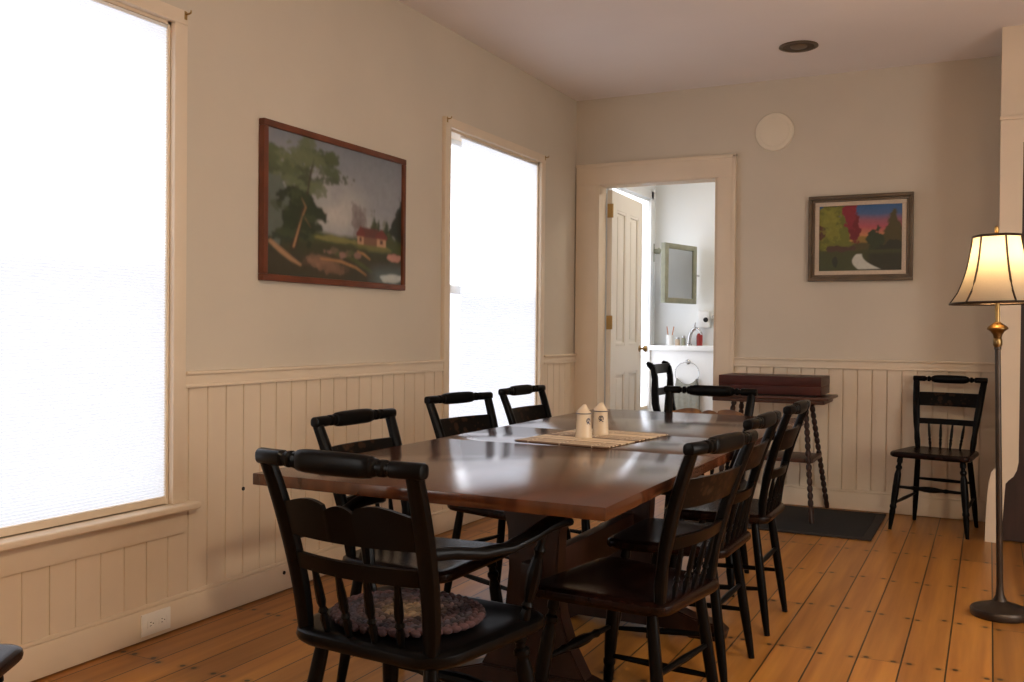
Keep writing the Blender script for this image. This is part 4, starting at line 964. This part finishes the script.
def painting2():
    c = Canvas(180, 140); U, V = c.U, c.V
    st = [(1.0, (42, 92, 140)), (.86, (70, 98, 140)), (.76, (150, 90, 104)), (.66, (178, 84, 92)), (.56, (190, 120, 84)), (.48, (196, 148, 74)), (0, (196, 148, 74))]
    zs = [s_[0] for s_ in st][::-1]; cs = np.array([lin(s_[1]) for s_ in st][::-1])
    for k in range(3): c.I[..., k] = np.interp(V+.03*(fbm(U, V, 6, 1)-.5), zs, cs[:, k])
    c.put(c.blob(.55, .43, .14, .11, 2, .3), (140, 112, 50)); c.put(np.clip((.42+.04*fbm(U, V, 8, 3)-V)*30, 0, 1), (78, 70, 36))
    c.put(c.blob(.17, .62, .25, .42, 4, .45, 12), (104, 106, 36)); c.put(c.blob(.13, .70, .17, .30, 5, .6, 18), (126, 124, 42)); c.put(c.blob(.03, .60, .05, .12, 6, .6), (82, 50, 34))
    rs = np.random.RandomState(3)
    for k in range(26): c.put(c.blob(.17+.20*(rs.rand()-.5)*2, .64+.32*(rs.rand()-.5)*2, .04, .03, 30+k, 1.1, 30)*.5, ((138, 136, 50), (88, 92, 32))[k % 2])
    c.put(c.blob(.43, .68, .075, .30, 7, .45, 16), (112, 26, 34)); c.put(c.blob(.375, .86, .085, .22, 8, .5, 16), (132, 32, 46))
    t_ = np.clip((V-.2)/.70, 0, 1); c.put(np.clip((.20*(1-t_)**.8+.02-np.abs(U-.90)+(fbm(U, V, 16, 9)-.5)*.08)*40, 0, 1)*(V < .92), (74, 66, 30)); c.put(c.blob(.70, .42, .12, .20, 10, .5), (48, 58, 32)); c.put(c.blob(.88, .33, .2, .12, 11, .5), (42, 44, 28))
    c.put(np.clip((.31+.03*fbm(U, V, 9, 12)-V)*40, 0, 1), (64, 68, 34)); c.put(np.clip((U-.56)*14, 0, 1)*np.clip((.29-V)*20, 0, 1)*.85, (42, 42, 28)); c.put(c.blob(.25, .34, .2, .05, 13, .6), (78, 54, 42)); c.put(c.blob(.2, .14, .035, .08, 14, .5), (36, 40, 26))
    w = np.clip((.27-V)/.27, 0, 1); cx = .50+.16*w**1.7-.05*np.sin(w*PI); riv = np.clip((.035+.12*w-np.abs(U-cx))*60, 0, 1)*np.clip((.265-V)*60, 0, 1)*np.clip((V-.02)*60, 0, 1)
    c.put(riv, (200, 200, 188))
    brush(c, .10, 30, 91)
    return blur(c.I, 1)*0.95
def canvas_mesh(name, I, w, h, P, parent):
    ny, nx = I.shape[:2]; vs_, fs = [], []
    for j in range(ny):
        for i in range(nx): vs_.append(P((i/(nx-1))*w, (j/(ny-1))*h))
    for j in range(ny-1):
        for i in range(nx-1): a = j*nx+i; fs.append((a, a+1, a+nx+1, a+nx))
    me = bpy.data.meshes.new(name); me.from_pydata(vs_, [], fs); me.materials.append(M['paint'])
    at_ = me.color_attributes.new('paint', 'FLOAT_COLOR', 'POINT')
    col = np.ones((ny*nx, 4)); col[:, :3] = I.reshape(-1, 3); at_.data.foreach_set('color', col.ravel())
    o = bpy.data.objects.new(name, me); C.objects.link(o); o.parent = parent; return o
# left wall painting
y0, y1, z0, z1, fw = 3.026, 4.085, 1.315, 1.978, 0.028
t = thing('framed_painting', 'large framed painting of a cabin and tree on the window wall', 'painting', (0, y0, z0), 0)
w, h = y1-y0, z1-z0
bm = bm_new()
for b_ in ((0, w, 0, fw), (0, w, h-fw, h), (0, fw, fw, h-fw), (w-fw, w, fw, h-fw)): box(bm, 0.002, 0.032, b_[0], b_[1], b_[2], b_[3], 0.004)
obj('picture_frame', bm, 'frame1', t)
canvas_mesh('canvas', painting1(), w-2*fw+0.004, h-2*fw+0.004, lambda a, b: (0.020, fw-0.002+a, fw-0.002+b), t)
# far wall painting
x0, x1, z0, z1 = 1.634, 2.258, 1.450, 1.993
t = thing('framed_painting', 'small framed painting of a sunset river and trees on far wall', 'painting', (x0, D, z0), 0)
w, h = x1-x0, z1-z0
bm = bm_new()
for k, (a, b, d0) in enumerate(((0, 0.022, 0.040), (0.022, 0.040, 0.030))):
    for b_ in ((a, w-a, a, b), (a, w-a, h-b, h-a), (a, b, b, h-b), (w-b, w-a, b, h-b)): box(bm, b_[0], b_[1], -d0, -0.002, b_[2], b_[3], 0.004)
obj('picture_frame', bm, 'frame2', t)
bm = bm_new(); a, b = 0.040, 0.066
for b_ in ((a, w-a, a, b), (a, w-a, h-b, h-a), (a, b, b, h-b), (w-b, w-a, b, h-b)): box(bm, b_[0], b_[1], -0.026, -0.004, b_[2], b_[3], 0.003)
obj('liner', bm, 'liner', t)
canvas_mesh('canvas', painting2(), w-2*b+0.004, h-2*b+0.004, lambda p, q: (b-0.002+p, -0.016, b-0.002+q), t)

# ------------------------------------------------------------------ wall plate, ceiling fixture, outlet
t = thing('wall_cover', 'round cream cover plate high on the far wall above the stand', 'wall cover', (1.408, D, 2.434))
bm = bm_new(); tube(bm, [(0, 0, 0), (0, -0.012, 0), (0, -0.018, 0), (0, -0.020, 0)], [0.124, 0.124, 0.119, 0.100], 56, axes=((1, 0, 0), (0, 0, 1))); obj('rim', bm, 'plate', t)
bm = bm_new(); tube(bm, [(0, -0.018, 0), (0, -0.0235, 0), (0, -0.026, 0)], [0.098, 0.096, 0.085], 56, axes=((1, 0, 0), (0, 0, 1))); obj('disc', bm, 'plate', t)
t = thing('ceiling_light', 'unlit round recessed light in the ceiling near the far wall', 'ceiling light', (1.677, 5.668, H))
bm = bm_new(); lathe(bm, [(0.108, 0.0), (0.110, -0.006), (0.100, -0.010), (0.090, -0.008), (0.086, 0.0)], 48); obj('trim_ring', bm, 'frame2', t)
bm = bm_new(); lathe(bm, [(0.0, -0.0035), (0.03, -0.0035), (0.088, -0.0025), (0.088, -0.001), (0, -0.001)], 48); obj('baffle', bm, mat('bronze_baffle', (0.07, 0.045, 0.025, 1), 0.6, 0.2, var=0.3, scale=30), t)
bm = bm_new(); lathe(bm, [(0, -0.016), (0.03, -0.013), (0.045, -0.008), (0.048, -0.003), (0, -0.003)], 32); obj('lens', bm, mat('unlit_lens', (0.13, 0.09, 0.055, 1), 0.4, var=0.05), t)
t = thing('wall_outlet', 'ivory duplex outlet set sideways in the left baseboard', 'outlet', (0.020, 2.480, 0.061))
obj('face_plate', box(bm_new(), 0, 0.008, -0.066, 0.066, -0.039, 0.039, 0.003), 'plastic', t)
for s in (-1, 1):
    o = obj('receptacle', box(bm_new(), 0.006, 0.0095, s*0.026-0.017, s*0.026+0.017, -0.014, 0.014, 0.004), 'plastic', t)
    bm = bm_new()
    for q in (-0.006, 0.006): box(bm, 0.0093, 0.0100, s*0.026-0.006, s*0.026+0.001, q-0.001, q+0.001)
    tube(bm, [(0.0093, s*0.026+0.009, 0), (0.0100, s*0.026+0.009, 0)], 0.0022, 8); obj('slot', bm, 'darkhole', o)
for y, z, xx, lab in ((2.936, 0.473, 0.012, 'small dark hole plug on the beadboard left of the near armchair'), (3.179, 0.081, 0.020, 'small dark knob in the left baseboard near the near armchair')):
    bm = bm_new(); tube(bm, [(0, 0, 0), (0.003, 0, 0), (0.005, 0, 0)], [0.008, 0.008, 0.004], 12); o = obj('wall_plug', bm, 'darkhole', loc=(xx, y, z)); tag(o, lab, 'plug', 'dark wall plugs')

# ------------------------------------------------------------------ added fill lamps on the ceilings, out of the picture
def fill_lamp(label, x, y, e, col, r=0.16):
    t = thing('fill_lamp', label, 'ceiling lamp', (x, y, H))
    bm = bm_new(); lathe(bm, [(0, 0), (r, 0), (r, -0.03), (r*0.95, -0.034), (0, -0.034)], 40); obj('pan', bm, 'brass', t)
    bm = bm_new(); lathe(bm, [(r*0.93, -0.034), (r*0.9, -0.06), (r*0.7, -0.09), (r*0.35, -0.105), (0.0, -0.11)], 40); obj('bowl', bm, 'bulb', t)
    l = bpy.data.lights.new('fill_lamp_light', 'AREA'); l.shape = 'DISK'; l.size = r*2; l.energy = e; l.color = col
    lo = bpy.data.objects.new('fill_lamp_light', l); C.objects.link(lo); lo.parent = t; lo.location = (0, 0, -0.125)
    return t
fill_lamp('added fill lamp with frosted bowl right of the camera, outside the picture', 3.55, 0.9, 70, (1.0, 0.80, 0.58))
fill_lamp('small added fill lamp on the bathroom ceiling, out of view', 1.25, 7.25, 8, (1.0, 0.96, 0.90), 0.12)
